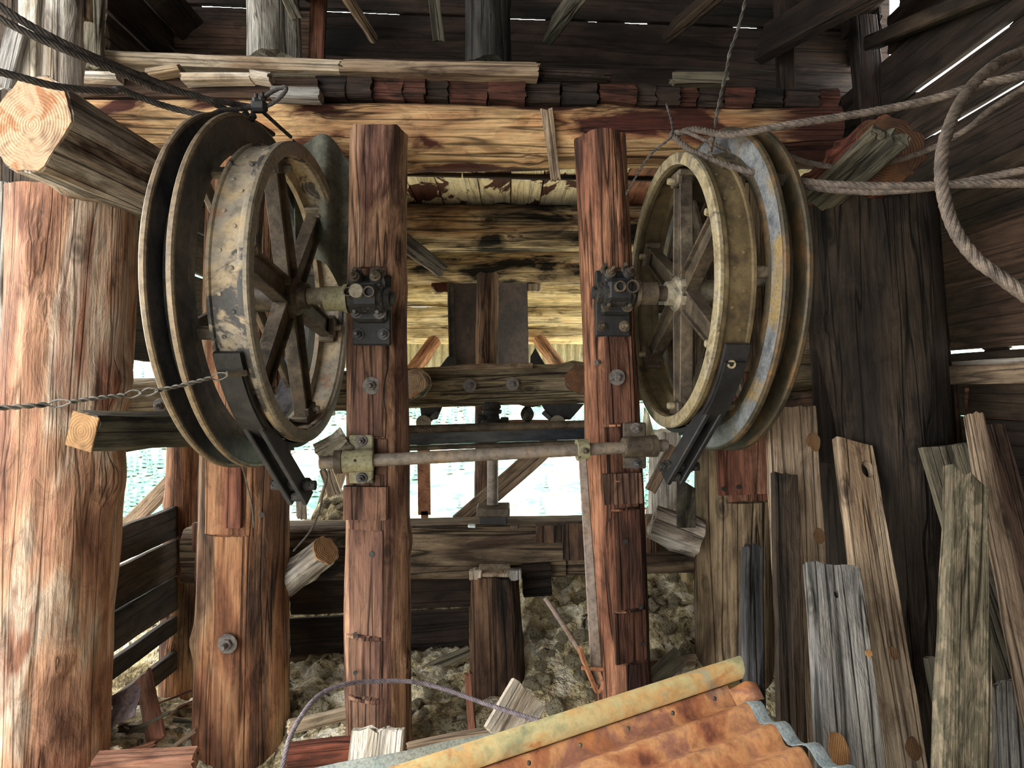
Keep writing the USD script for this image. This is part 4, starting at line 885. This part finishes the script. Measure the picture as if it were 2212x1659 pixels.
# ring hook on the cream drum
pk = P(557, 322, 2.82)
WL.part('eye_ring', tube([pk + [0.014 * math.sin(a), -.004, .020 - .020 * math.cos(a)] for a in np.linspace(.3, 6.0, 18)], .0045, 8), 'iron_brown')
WR.part('screw_eye', mv(lathe([(.009, -.004), (.017, -.004), (.017, .004), (.009, .004)], 18, closed=True), frame(P(1580, 787, 2.53), P(1580, 787, 2.7) + [-.05, 0, 0])), 'lip_cream')

# bearing blocks on the posts
def bearing(name, M, label, disc, mirror):
    """Origin at the axle, x along it, -y towards the viewer; base plate standing on the post behind."""
    T = Thing(name, M[:3, 3], label, 'bearing')
    s = -1 if mirror else 1
    back = .095
    bp = T.part('base_plate', sh(box(.175, .028, .32, .008), y=back, z=-.04, x=.02 * s), 'iron_black', M)
    T.part('pedestal', sh(box(.14, .09, .13, .012), y=.055, z=-.035, x=.02 * s), 'iron_black', M)
    h = T.part('housing', mv(lathe([(0, -.075), (.060, -.075), (.066, -.065), (.066, .065), (.060, .075), (0, .075)], 28), at([.02 * s, 0, 0]) @ RX), 'grease_iron', M)
    cp = T.part('cap', sh(join(box(.12, .055, .10, .018), sh(box(.145, .04, .045, .014), z=.045, y=.02)), y=-.045, x=.02 * s, z=.005), 'iron_black', M)
    for (x, z) in ((-.045, .075), (.045, .078)):
        lug = T.part('lug', mv(cyl(.03, .07, 16, c=.006), frame([x + .02 * s, .02, z - .01], [x + .02 * s, -.05, z + .012])), 'iron_black', M)
        T.part('nut', mv(bolt(.024, .016, .045), frame([x + .02 * s, -.05, z + .012], [x + .02 * s, -.12, z + .03])), 'iron_brown', M, under=lug)
    for (x, z) in ((-.045, .105), (.055, .110)):
        T.part('stud', mv(join(cyl(.011, .09, 10, c=.002), sh(hexnut(.021, .02), z=.03)), frame([x + .02 * s, .09, z], [x - .015 + .02 * s, .0, z + .03])), 'iron_brown', M)
    for (x, z) in ((-.05, -.06), (.05, -.062), (-.06, -.15), (.055, -.15)):
        T.part('bolt', mv(bolt(.028, .019, .035), frame([x + .02 * s, .082 if z < -.1 else .012, z], [x + .02 * s, -1, z])), 'iron_brown' if mirror else 'iron_dark', M)
    if disc:
        T.part('oil_cup_lid', mv(cyl(.031, .03, 28, c=.003), frame([-.008, -.07, .022], [-.008, -.1, .022])), 'iron_pale', M)
    for x, r in (((-.045, .020), (.045, .024)) if disc else ((-.03, .026), (.028, .031))):
        T.part('oil_cup', mv(lathe([(r * .7, 0), (r, 0), (r, .03), (r * .75, .03)], 20, closed=True), frame([x, -.065, .018], [x, -.1, .018])), 'iron_brown', M)
    T.part('collar', mv(lathe([(.037, -.05), (.055, -.05), (.055, .03), (.064, .034), (.064, .052), (.037, .052)], 30, closed=True), at([(-.115) * s, 0, 0]) @ (RX if not mirror else RX @ np.diag([1, 1, -1, 1]))), 'bearing_paint' if not mirror else 'iron_brown', M)
    T.part('end_cap', mv(lathe([(0, 0), (.05, 0), (.05, .03), (.03, .034), (.03, .05), (0, .05)], 24), at([.09 * s, 0, 0]) @ (RX if not mirror else np.array([[0, 0, -1, 0], [0, 1, 0, 0], [1, 0, 0, 0], [0, 0, 0, 1.]]))), 'grease_iron', M)
    return T
bearing('axle_bearing', at([-.655, 2.85, 1.975]), 'black greasy axle bearing block with a round grey lid, bolted to the reddish-brown post', True, False)
bearing('axle_bearing', at([.520, 3.07, 2.031], math.radians(5.2)), 'brown dusty axle bearing block with two open oil cups, bolted to the orange-red post', False, True)

# brake shaft with its bearings, collar and hinged lever
sa, sb = P(690, 1000, 2.86), P(1442, 962, 3.06)
T = Thing('brake_shaft', sa, 'long round iron shaft lying level across both main posts', 'shaft')
T.part('shaft', cyl(.0285, length(sa, sb), 26, c=.004), 'shaft_iron', frame(sa, sb))
for (px, l) in ((728, 'dark'), (1408, 'dark')):
    p = sa + (sb - sa) * ((px - 690) / 752.); T.part('collar', sh(lathe([(.0285, -.016), (.052, -.016), (.052, .016), (.0285, .016)], 24, closed=True)), 'iron_brown', frame(p, sb))
def shaft_bearing(px, label, mat, dark):
    p = sa + (sb - sa) * ((px - 690) / 752.); M = frame(p, sb)
    T = Thing('shaft_bearing', p, label, 'bearing')
    T.part('housing', lathe([(.029, -.068), (.046, -.068), (.05, -.06), (.05, .06), (.046, .068), (.029, .068)], 28, closed=True), mat, M)
    q = p + [0, .07, 0]
    fl = T.part('flange', sh(box(.11, .022, .22, .012), *q), mat if not dark else 'iron_brown')
    T.part('web', sh(box(.10, .06, .08, .008), *(p + [0, .04, 0])), mat)
    for dz in (.085, -.085):
        Mb = np.eye(4); Mb[:3, 0], Mb[:3, 1], Mb[:3, 2], Mb[:3, 3] = [1, 0, 0], [0, 0, 1], [0, -1, 0], q + [.005, -.011, dz]
        T.part('bolt', bolt(.026, .016, .03), 'washer_iron' if dz > 0 else 'iron_dark', Mb, under=fl)
    T.part('oil_hole', mv(cyl(.006, .004, 12), frame(p + [0, -.049, .008], p + [0, -.06, .009])), 'grease_iron')
shaft_bearing(768, 'cream-painted shaft bearing bolted to the reddish-brown post', 'bearing_paint', False)
shaft_bearing(1372, 'dusty olive shaft bearing bolted to the orange-red post', 'iron_brown', True)
pc = sa + (sb - sa) * ((1248 - 690) / 752.)
T = Thing('hinged_lever', pc, 'long flat iron lever hanging from the shaft collar down to a forked end', 'lever')
c_ = T.part('collar', lathe([(.0285, -.026), (.050, -.026), (.050, .026), (.0285, .026)], 20, closed=True), 'bearing_paint', frame(pc, sb))
T.part('set_screw', mv(bolt(.014, .011, .02), frame(pc + [.01, -.048, .0], pc + [.01, -1, 0])), 'iron_brown', under=c_)
lb_ = P(1289, 1455, 2.82)
T.part('bar', board(length(pc, lb_), .036, .018, 3, seg=.1, jag=0, wane=.0006, w1=.05, cham=.2), 'bar_iron', frame(pc + [0, -.02, -.04], lb_))
fk = [P(1252, 1398, 2.80), P(1262, 1430, 2.80), P(1283, 1480, 2.80), P(1290, 1494, 2.80), P(1301, 1478, 2.80), P(1291, 1440, 2.82)]
T.part('fork', sweep(spline(fk, .01), lambda s: np.array([[-.014, -.007], [.014, -.007], [.014, .007], [-.014, .007]]), 4), 'rust_iron')
T.part('cross_pin', cyl(.009, .10, 10, c=.002), 'rust_iron', frame(P(1256, 1443, 2.80), P(1306, 1446, 2.80)))
single('hooked_rod', tube([P(1178, 1292, 3.3), P(1200, 1325, 3.25), P(1228, 1368, 3.15), P(1252, 1405, 3.0), P(1262, 1430, 2.86)], .013, 10), 'bar_iron', None, 'pale bent rod joining the fork of the hanging lever', 'rod')

# ------------------------------------------------------------------ canvas by the cream wheel, wires and ropes
cp = []
for i in range(22):
    u = i / 21; row = []
    for j in range(18):
        v = j / 17
        x = 632 + 128 * u; top = 300 + 22 * math.sin(u * 7.5) * (1 - u) + 60 * u * u * u - 12 * math.sin(u * 3.1)
        row.append(P(x + 6 * v, top + v * (340 - 120 * (1 - u)), 3.22 + .05 * math.sin(u * 9) + .03 * math.sin(v * 5 + u * 4)))
    cp.append(row)
single('canvas_sheet', sheet(np.array(cp), .006), 'canvas', None, 'dark green-grey canvas draped behind the top of the cream-drummed wheel', 'canvas', smooth=True)

def rp_(name, pts, r, mat, label, cat='rope', **kw): return single(name, rope([P(*p) for p in pts], r, **kw), mat, None, label, cat, smooth=50)
rp_('wire_rope', [(-60, -25, 1.9), (60, 52, 2.0), (160, 104, 2.1), (262, 147, 2.25), (340, 178, 2.4), (430, 210, 2.55), (555, 233, 2.75)], .0125, 'rope_dark', 'upper strand of the dark doubled cables sloping down to the rope knot')
rp_('wire_rope', [(-60, 8, 1.9), (60, 72, 2.0), (160, 116, 2.1), (262, 158, 2.25), (335, 190, 2.4), (420, 205, 2.55), (470, 228, 2.65), (545, 262, 2.8), (590, 290, 3.0)], .012, 'rope_dark', 'lower strand of the dark doubled cables passing behind the rope knot')
rp_('wire_rope', [(-60, 140, 1.95), (40, 166, 2.05), (130, 188, 2.15), (235, 197, 2.3), (258, 193, 2.33), (290, 205, 2.4), (360, 230, 2.5), (445, 249, 2.6), (480, 240, 2.65), (545, 231, 2.72), (562, 229, 2.74)], .0125, 'rope_dark', 'dark wavy cable running below the doubled cables into the knot')
rp_('wire_rope', [(552, 232, 2.74), (575, 207, 2.72), (600, 192, 2.72), (618, 189, 2.72), (612, 203, 2.72), (590, 222, 2.72), (568, 232, 2.73)], .0095, 'rope_dark', 'small stiff loop of cable standing up from the knot')
rp_('wire_rope', [(564, 238, 2.76), (590, 262, 2.9), (628, 296, 3.1)], .009, 'rope_dark', 'short dark cable tail slanting from the knot to the canvas')
T = Thing('rope_clip', P(556, 232, 2.72), 'black iron cable clip with nuts gripping the rope knot above the cream-drummed wheel', 'clip')
T.part('saddle', sh(box(.065, .045, .05, .012), *P(560, 230, 2.72)), 'iron_black')
for px, py, q in ((553, 205, 30), (567, 212, 20), (531, 262, -30), (546, 266, -30)):
    T.part('bolt', join(cyl(.008, .06, 10, c=.002), sh(hexnut(.016, .014), z=.03)), 'iron_black', frame(P(px, py + q, 2.72), P(px, py, 2.70)))
B_c = 'rope_brown'
rp_('wire_rope', [(1452, 292, 2.95), (1500, 280, 2.88), (1560, 290, 2.7), (1604, 288, 2.6), (1700, 270, 2.5), (1850, 247, 2.4), (2000, 218, 2.3), (2120, 182, 2.2), (2280, 150, 2.1), (2500, 110, 2.0), (2860, 60, 1.83)], .0155, B_c, 'thick brown cable rising from the brown wheel past the roof slits')
rp_('wire_rope', [(1450, 290, 2.95), (1488, 322, 2.85), (1536, 345, 2.75), (1600, 366, 2.65), (1700, 386, 2.55), (1800, 398, 2.45), (1950, 402, 2.3), (2080, 398, 2.2), (2290, 396, 2.05), (2560, 398, 1.9), (2900, 400, 1.78)], .0145, B_c, 'brown cable sagging level from the brown wheel, lower of the close pair')
rp_('wire_rope', [(1545, 352, 2.76), (1620, 378, 2.66), (1700, 396, 2.56), (1800, 410, 2.46), (1900, 414, 2.36), (2010, 405, 2.26), (2100, 390, 2.2), (2290, 352, 2.05), (2540, 300, 1.92), (2880, 250, 1.8)], .0140, B_c, 'brown cable of the close pair that parts and climbs away from its twin')
rp_('wire_rope', [(1590, 286, 2.95), (1640, 302, 2.92), (1690, 330, 2.88), (1750, 352, 2.84), (1830, 362, 2.75), (1920, 350, 2.65), (2010, 322, 2.55), (2090, 278, 2.45), (2150, 230, 2.4), (2290, 150, 2.3), (2530, 40, 2.22)], .0125, B_c, 'thinner shadowed cable hanging in a sag behind the close pair')
rp_('wire_rope', [(2960, 150, 1.72), (2600, 90, 1.78), (2380, 80, 1.77), (2290, 92, 1.75), (2212, 112, 1.7), (2150, 140, 1.65), (2092, 195, 1.6), (2055, 262, 1.55), (2034, 340, 1.52), (2038, 420, 1.5), (2062, 495, 1.48), (2105, 555, 1.45), (2160, 598, 1.42), (2290, 690, 1.38), (2560, 860, 1.36), (2900, 1040, 1.36), (3300, 1200, 1.42)], .0150, B_c, 'thick pale cable bent in a wide open loop near the viewer')
rp_('wire_rope', [(1452, 286, 2.95), (1478, 284, 2.9), (1512, 298, 2.86), (1560, 320, 2.84), (1620, 350, 2.84), (1648, 372, 2.84)], .0095, B_c, 'frayed thin cable lying over the blue-grey flange')
single('rope_lashing', twisted([P(1440, 225, 3.0), P(1452, 270, 2.95), P(1447, 298, 2.93), P(1400, 340, 3.0), P(1352, 420, 3.15)], .0032, .05), 'rope_dark', None, 'dark wire lashing that ties the brown cables beside the orange-red post', 'wire')
T = Thing('hanging_wire', P(1610, 0, 3.0), 'thin twisted wire with a coil spring hanging from the roof to the brown drum', 'wire')
T.part('wire', twisted([P(1622, -60, 3.0), P(1608, 10, 3.0), P(1592, 70, 2.98), P(1577, 112, 2.95), P(1570, 150, 2.92), P(1552, 230, 2.85), P(1545, 275, 2.8)], .0045, .11), 'wire_iron')
sp_ = [P(1543, 285, 2.79) * (1 - t) + P(1533, 330, 2.76) * t for t in np.linspace(0, 1, 80)]
T.part('spring', tube([p + .008 * np.array([math.cos(i * 1.1), math.sin(i * 1.1), 0]) for i, p in enumerate(sp_)], .0028, 6, smooth=False), 'iron_brown')
T.part('ring', mv(lathe([(.009, -.004), (.018, -.004), (.018, .004), (.009, .004)], 18, closed=True), frame(P(1530, 341, 2.76), P(1535, 341, 2.6))), 'iron_brown')
T = Thing('tie_wire', P(0, 880, 1.9), 'twisted iron wire with looped joints stretched from the room edge to the cream-drummed wheel', 'wire')
wp = [(-60, 884, 1.85), (0, 881, 1.9), (60, 877, 1.93), (102, 874, 1.96)]
T.part('wire', twisted([P(*p) for p in wp], .0045, .06), 'wire_iron')
T.part('wire', twisted([P(*p) for p in [(150, 869, 2.0), (200, 861, 2.03), (270, 853, 2.07)]], .004, .05), 'wire_iron')
T.part('wire', twisted([P(*p) for p in [(335, 845, 2.12), (390, 833, 2.16), (456, 816, 2.2)]], .004, .05), 'wire_iron')
for x0, y0, x1, y1, d in ((98, 875, 154, 868, 1.98), (266, 854, 306, 848, 2.09), (300, 850, 342, 843, 2.11), (452, 817, 494, 809, 2.21)):
    m = np.array([(x0 + x1) / 2, (y0 + y1) / 2])
    T.part('loop', tube([P(x0, y0, d), P(m[0], m[1] - 8, d), P(x1, y1, d), P(m[0], m[1] + 8, d + .01), P(x0, y0, d)], .0028, 7), 'wire_iron')
T.part('hook_bolt', cyl(.011, .07, 12, c=.003), 'iron_brown', frame(P(488, 808, 2.2), P(528, 806, 2.24)))
rp_('loose_cable', [(606, 1700, 2.35), (614, 1640, 2.38), (632, 1580, 2.42), (680, 1510, 2.5), (740, 1480, 2.58), (810, 1472, 2.66), (895, 1473, 2.72), (960, 1489, 2.72), (1040, 1517, 2.68), (1110, 1540, 2.62), (1180, 1562, 2.55)], .0095, 'rope_violet', 'loose violet-grey cable arching over the rubble in front of the posts', 'cable')
single('limp_cord', tube([P(700, 1010, 2.85), P(706, 1030, 2.9), P(698, 1065, 2.95), P(688, 1110, 3.1), P(668, 1150, 3.3), P(634, 1190, 3.4)], .005, 8), 'rope_dark', None, 'thin dark cord dangling below the brake shaft beside the golden-brown post', 'cord')
single('limp_cord', tube([P(522, 1005, 3.2), P(532, 1040, 3.24), P(545, 1100, 3.24), P(548, 1140, 3.25)], .004, 8), 'wire_iron', None, 'thin wire with a knob hanging in front of the golden-brown post', 'wire')
log_thing('grease_rag', P(690, 985, 2.92), P(748, 945, 2.95), .055, .03, 'iron_pale', 'stiff grey greasy rag wedged above the cream shaft bearing', 'rag', 141, rough=.05, n=24)

# ================================================================== LEANING BOARDS
def leaning(top, low, d_top, d_low, w_top, w_low, t, mat, label, seed, hole=None, knots=(), **kw):
    """top and low: points of the board's middle line; it goes on down to the ground."""
    a, b = P(*top, d_top), P(*low, d_low)
    u = (b - a) / (a[2] - b[2]); g = a + u * (a[2] + .12)
    L = length(a, g); k = (w_low / F * d_low - w_top / F * d_top) / length(a, b)
    m = board(L, w_top / F * d_top, t, seed, w1=w_top / F * d_top + k * L, **kw)
    if hole:
        p = P(hole[0], hole[1], 0 + d_top + (d_low - d_top) * (hole[1] - top[1]) / (low[1] - top[1])); M = frame(a, g); q = np.linalg.inv(M) @ np.r_[p, 1]
        mm = m3.Manifold(m3.Mesh(np.asarray(m[0], np.float32), np.asarray(m[1], np.uint32)))
        c = m3.Manifold.cylinder(t * 4, hole[2], hole[2] * .9, 18).scale([1.5, 1, 1]).rotate([0, 90, 0]).translate([-t * 2, q[1], q[2]])
        r = mm - c
        if r.num_tri() > 50:
            mesh = r.to_mesh(); m = (np.array(mesh.vert_properties)[:, :3].astype(float), np.array(mesh.tri_verts))
    M = frame(a, g)
    if not knots:
        return single('leaning_board', m, mat, M, label, 'board', 'loose boards leaning by the plank wall', smooth=35)
    T = Thing('leaning_board', a, label, 'board', 'loose boards leaning by the plank wall')
    T.part('plank', m, mat, M)
    for (px, py, r_, sq, km) in knots:
        k_ = (py - top[1]) / (low[1] - top[1]); q = np.linalg.inv(M) @ np.r_[P(px, py, d_top + (d_low - d_top) * k_), 1]
        D = np.eye(4); D[:3, :3] = np.array([[0, 0, 1], [1, 0, 0], [0, sq, 0]]); D[:3, 3] = [t / 2 - .004, q[1], q[2]]
        T.part('knot', mv(log(.0075, r_, r_ * .93, seed + int(px), n=22, seg=.01, rough=r_ * .25, knots=0, jag=.0006), D), km, M)
leaning((1797, 1222), (1838, 1659), 2.5, 2.12, 118, 150, .045, 'grey_board', 'wide silver-grey board with bolt hole and two orange knots, frontmost of the leaning boards', 151, hole=(1797, 1288, .011), knots=((1867, 1415, .012, 1.2, 'end_knot'), (1800, 1622, .036, 1.5, 'end_knot')), jag=.006, cut0=.02)
leaning((1624, 1178), (1624, 1659), 2.35, 2.15, 38, 54, .06, 'charred_board', 'narrow charred grey board with burnt stepped top, beside the roofing sheet', 152, tip=None, jag=.02)
leaning((1706, 880), (1752, 1659), 2.95, 2.5, 108, 120, .045, 'tan_board', 'tall grey-brown plank with a big round knot near its top', 153, knots=((1752, 957, .034, 1.25, 'knot_brown'), (1760, 1160, .028, 1.2, 'knot_brown')), jag=.01, cut0=.02)
leaning((1694, 1026), (1712, 1659), 2.75, 2.4, 52, 60, .04, 'side_board', 'dark olive narrow board leaning between charred board and silver-grey board', 154, jag=.015)
leaning((1842, 956), (1945, 1659), 2.85, 2.3, 80, 112, .045, 'blond_board', 'pale-topped plank with an open knot hole leaning on the blackened post', 155, hole=(1866, 1018, .028), knots=((1914, 1412, .020, 1.2, 'knot_brown'), (1964, 1618, .030, 1.3, 'knot_brown')), jag=.006, cut0=-.02)
leaning((2086, 1030), (2078, 1659), 2.35, 2.05, 82, 122, .05, 'lichen_board', 'lichen-speckled board with a light edge strip, standing apart from the others', 156, jag=.02, cut0=-.06)
leaning((2045, 962), (2150, 1300), 2.75, 2.6, 120, 130, .03, 'drab_board', 'square-topped grey board behind the lichen-speckled one', 157, jag=.01)
leaning((2102, 896), (2190, 1330), 2.6, 2.3, 34, 44, .045, 'tan_board', 'light-edged narrow plank slanting behind the lichen-speckled board', 158, jag=.01)
leaning((2140, 920), (2250, 1330), 2.72, 2.45, 52, 64, .045, 'brown_board', 'reddish-brown plank slanting beside the light-edged narrow plank', 159, jag=.01)
leaning((2178, 1468), (2185, 1659), 2.35, 2.2, 110, 120, .03, 'grey_board', 'low grey panel board at the corner below the slanting planks', 160, jag=.01, cut0=.12)
board_thing('leaning_board', P(2030, 1420, 2.5), P(2090, 1700, 2.35), .12, .03, 'drab_board', 'short shadowed board end between blackened post and lichen-speckled board', 'board', 162)
# shelf rail and panel on the plank wall
board_thing('shelf_rail', P(2006, 812, 3.35), np.array([2.24, 1.4, 1.66]), .07, .09, 'tan_board', 'grey rail nailed level along the plank wall', 'rail', 163, jag=.015)
board_thing('shelf_rail', P(2010, 795, 3.45), np.array([2.26, 1.6, 1.70]), .03, .05, 'pale_board', 'thin pale lath just above the level rail', 'lath', 164, jag=.01)
board_thing('wall_panel', P(2090, 920, 3.25), P(2320, 930, 2.8), .38, .02, 'red_board', 'reddish sheet of board under the level rail', 'panel', 165, face=[-.6, -1, 0])
board_thing('wall_bracket', P(2040, 830, 3.3), P(2052, 965, 3.25), .11, .05, 'brown_board', 'short upright bracket board under the level rail', 'bracket', 166)

# ================================================================== ROOFING IRON, RUBBLE AND SCRAP
ra, rb_ = P(1606, 1434, 2.25), P(780, 1704, 1.72)
T = Thing('roofing_sheet', P(1300, 1560, 2.0), 'rusty corrugated roofing sheet with a rolled yellowish ridge, lying in front of the posts', 'roofing sheet')
axis = (rb_ - ra) / length(ra, rb_); side = P(1650, 1675, 1.84) - P(1556, 1492, 2.2); side -= axis * (side @ axis); side /= np.linalg.norm(side)
nrm = np.cross(axis, side); nrm *= np.sign(nrm[2])
def cg(u, v, off=0): return ra + axis * u + side * v + nrm * (off - .05 + .017 * math.cos((v - .03) * 2 * math.pi / .105))
rng = np.random.default_rng(4)
us, vs = np.linspace(.10, 1.35, 60), np.linspace(.03, .62, 110)
edge = .014 * (fbm(np.stack([vs * 14, 0 * vs, 0 * vs], -1), 3, 5) - .5)
T.part('corrugated_sheet', sheet(np.array([[cg(u + (edge[j] if i == 0 else 0) + .12 * max(0, v - .05) * 0, v) for j, v in enumerate(vs)] for i, u in enumerate(us)]), .003), 'roof_rust', smooth=True)
rd = []
for u in np.linspace(0, 1.38, 50):
    row = []
    for k in range(26):
        if k < 20:
            a = math.radians(200 - k * 13); row.append(ra + axis * u + side * (-.036 * math.cos(a)) * 1.0 + nrm * (.036 * math.sin(a) - .012))
        else:
            w = (k - 19) * .011; p = ra + axis * u + side * (.036 * -math.cos(math.radians(200 - 19 * 13)) + w) + nrm * (.036 * math.sin(math.radians(200 - 19 * 13)) - .012 - .012 * (k - 19) / 6 + .003 * math.sin(u * 30 + k)); row.append(p)
    rd.append(row)
T.part('ridge_roll', sheet(np.array(rd), .003), 'ridge_yellow', smooth=True)
T.part('torn_flap', sheet(np.array([[ra + axis * (.0 + .11 * i / 5 + .02 * j / 3) + side * (.05 + .07 * j / 3) + nrm * (-.03 - .02 * (j / 3) ** 2 + .006 * math.sin(i)) for j in range(4)] for i in range(6)]), .003), 'roof_rust', smooth=True)
T.part('edge_strip', sheet(np.array([[cg(.085 + .02 * math.sin(v * 9), v) + axis * (-.028 * j) + nrm * (.004 - .006 * j) for j in range(3)] for v in np.linspace(.06, .62, 40)]), .003), 'galvanised', smooth=True)
for u in np.linspace(.2, 1.2, 7): T.part('nail', cyl(.006, .012, 8, c=.002), 'iron_brown', frame(ra + axis * u + side * .085 + nrm * -.022, ra + axis * u + side * .085 + nrm * .5))
ga, gb = P(672, 1661, 1.86), P(1262, 1544, 2.32)
gs = np.array([[ga + (gb - ga) * t + np.array([.0, -.02, -1.0]) * (.075 * w * (1 - .35 * t)) + np.array([0, .004 * math.sin(t * 17), 0]) for w in (0, .5, 1)] for t in np.linspace(0, 1, 40)])
single('flashing_strip', sheet(gs, .003), 'galvanised', None, 'light blue galvanised strip edging the rusty roofing sheet', 'metal strip', smooth=True)
for i, (p, q, w, t, mt, lb) in enumerate([
        (P(1082, 1600, 2.72), P(1140, 1498, 2.85), .19, .03, 'pale_board', 'split whitish board with a small knot propped on the rubble before the stub post'),
        (P(806, 1690, 2.45), P(818, 1572, 2.5), .20, .05, 'pale_board', 'pale rounded board end standing at the foot of the reddish-brown post'),
        (P(622, 1572, 2.9), P(752, 1540, 3.05), .06, .03, 'blond_board', 'cream lath lying on the rubble behind the violet-grey cable'),
        (P(618, 1635, 2.7), P(775, 1618, 2.75), .09, .08, 'red_timber', 'red-brown timber lying on the ground by the golden-brown post'),
        (P(205, 1655, 2.72), P(425, 1642, 2.80), .08, .10, 'red_board', 'pinkish timber lying on the ground between pale and golden-brown posts'),
        (P(340, 1602, 3.2), P(310, 1462, 3.45), .11, .02, 'red_board', 'tapering brown splinter board standing in the rubble by the slim post'),
        (P(1022, 1600, 3.2), P(1012, 1455, 3.25), .04, .03, 'red_board', 'narrow orange lath standing beside the stub post'),
        (P(880, 1618, 2.75), P(1075, 1582, 2.8), .05, .04, 'tan_board', 'grey-brown lath lying along the blue strip'),
        (P(1405, 1475, 3.3), P(1470, 1415, 3.4), .10, .02, 'drab_board', 'bent grey shard of wood lying by the tan post'),
        (P(1395, 1440, 3.5), P(1500, 1425, 3.5), .06, .02, 'tan_board', 'flat splintered lath on the rock heap behind the orange-red post'),
        (P(220, 1585, 3.1), P(288, 1485, 3.35), .05, .015, 'drab_board', 'slanting grey splinter in the rubble beside the pale post')]):
    board_thing('scrap_board', p, q, w, t, mt, lb, 'board', 170 + i, jag=.015)
single('scrap_rag', sheet(np.array([[P(238 + 60 * u + 6 * math.sin(v * 5), 1505 + 70 * v - 30 * u, 3.25 - .15 * v + .02 * math.sin(u * 8 + v * 4)) for u in np.linspace(0, 1, 10)] for v in np.linspace(0, 1, 10)]), .004), 'rag_violet', None, 'crumpled violet-grey rag on the rubble by the pale post', 'rag', smooth=True)
single('sack_scrap', sheet(np.array([[P(1462 + 40 * u, 1030 + 110 * v + 25 * u * (1 - v), 3.45 + .03 * math.sin(u * 8 + v * 4)) for u in np.linspace(0, 1, 8)] for v in np.linspace(0, 1, 10)]), .004), 'rag_dark', None, 'black torn sacking hanging beside the tan post below the shaft end', 'sacking', smooth=True)
single('torn_leather', sheet(np.array([[P(1392 - 6 * v + (8 + 26 * v) * u, 880 + 70 * v + 12 * u, 3.22 + .01 * math.sin(u * 6 + v * 5)) for u in np.linspace(0, 1, 6)] for v in np.linspace(0, 1, 10)]), .004), 'corrugated_pale', None, 'curled pale scrap hanging between the orange-red post and the brown wheel', 'scrap', smooth=True)

rs_ = random.Random(77)
for i in range(16):
    px, py = rs_.uniform(228, 415), rs_.uniform(1505, 1640); d = 3.0 + (1659 - py) / 260
    p = P(px, py, d); p[2] = GROUND(p[0], p[1]) + .03; an = rs_.uniform(-1, 1); l_ = rs_.uniform(.08, .24)
    board_thing('splinter', p, p + l_ * np.array([math.cos(an), math.sin(an) * .6, rs_.uniform(0, .5)]), rs_.uniform(.012, .035), .008, rs_.choice(['red_board', 'drab_board', 'tan_board', 'blond_board']),
                'thin wood splinter in the litter between the pale rosy post and the golden-brown post', 'splinter', 300 + i, group='wood splinters in the litter', jag=.02)
# rocks of the heap
def rock(seed):
    m = trimesh.creation.icosphere(3, 1.0); v = np.array(m.vertices); r = np.random.default_rng(seed)
    d = .75 + .9 * (fbm(v * 1.3 + seed, 3, seed) - .4); v = v * d[:, None] * [1, .85, .7]
    for _ in range(7):
        n = r.normal(size=3); n /= np.linalg.norm(n); h = r.uniform(.45, .7); q = v @ n; v = v - np.maximum(q - h, 0)[:, None] * n * .85
    return v + .05 * (fbm(v * 6, 2, seed) - .5)[:, None], np.array(m.faces)
protos = []
rr = random.Random(21)
zones = [((1140, 1290, 1230, 1540), 26), ((1400, 1500, 1245, 1450), 16), ((630, 745, 1460, 1610), 14), ((890, 1010, 1470, 1590), 14), ((225, 420, 1490, 1640), 18), ((640, 745, 1085, 1125), 8)]
ZL = ['pale yellow-grey rock in the heap beyond the hanging lever', 'grey rock on the heap between orange-red and tan posts', 'pale rock on the ground between golden-brown and reddish-brown posts', 'yellowish rock by the foot of the stub post', 'small stone in the rubble beside the pale rosy post', 'cream rock on the mound behind the sill beam']
k = 0
def ray_ground(px, py):
    for d in np.arange(2.6, 6.5, .02):
        p = P(px, py, d)
        if p[2] <= gz(p[0], p[1]): return p
    return None
for zi, ((x0, x1, y0, y1), n) in enumerate(zones):
    for _ in range(n):
        p = ray_ground(rr.uniform(x0, x1), rr.uniform(y0, y1))
        if p is None: continue
        s = rr.uniform(.02, .075) if zi != 4 else rr.uniform(.015, .04)
        M = at(p + [0, 0, s * .25], rr.uniform(0, 6)) ; M[:3, :3] *= s
        if len(protos) < 5:
            T = Thing('rock', [0, 0, 0], ZL[zi], 'rock', 'rocks: ' + ZL[zi][:40]); T.x.ClearXformOpOrder(); setm(T.x, M)
            usdkit.mesh(stage, T.path + '/stone', rock(200 + k), MAT['rock'], 50); protos.append(T.path)
        else:
            copy_of(protos[k % 5], 'rock', M, ZL[zi], 'rock', 'rocks: ' + ZL[zi][:40])
        k += 1
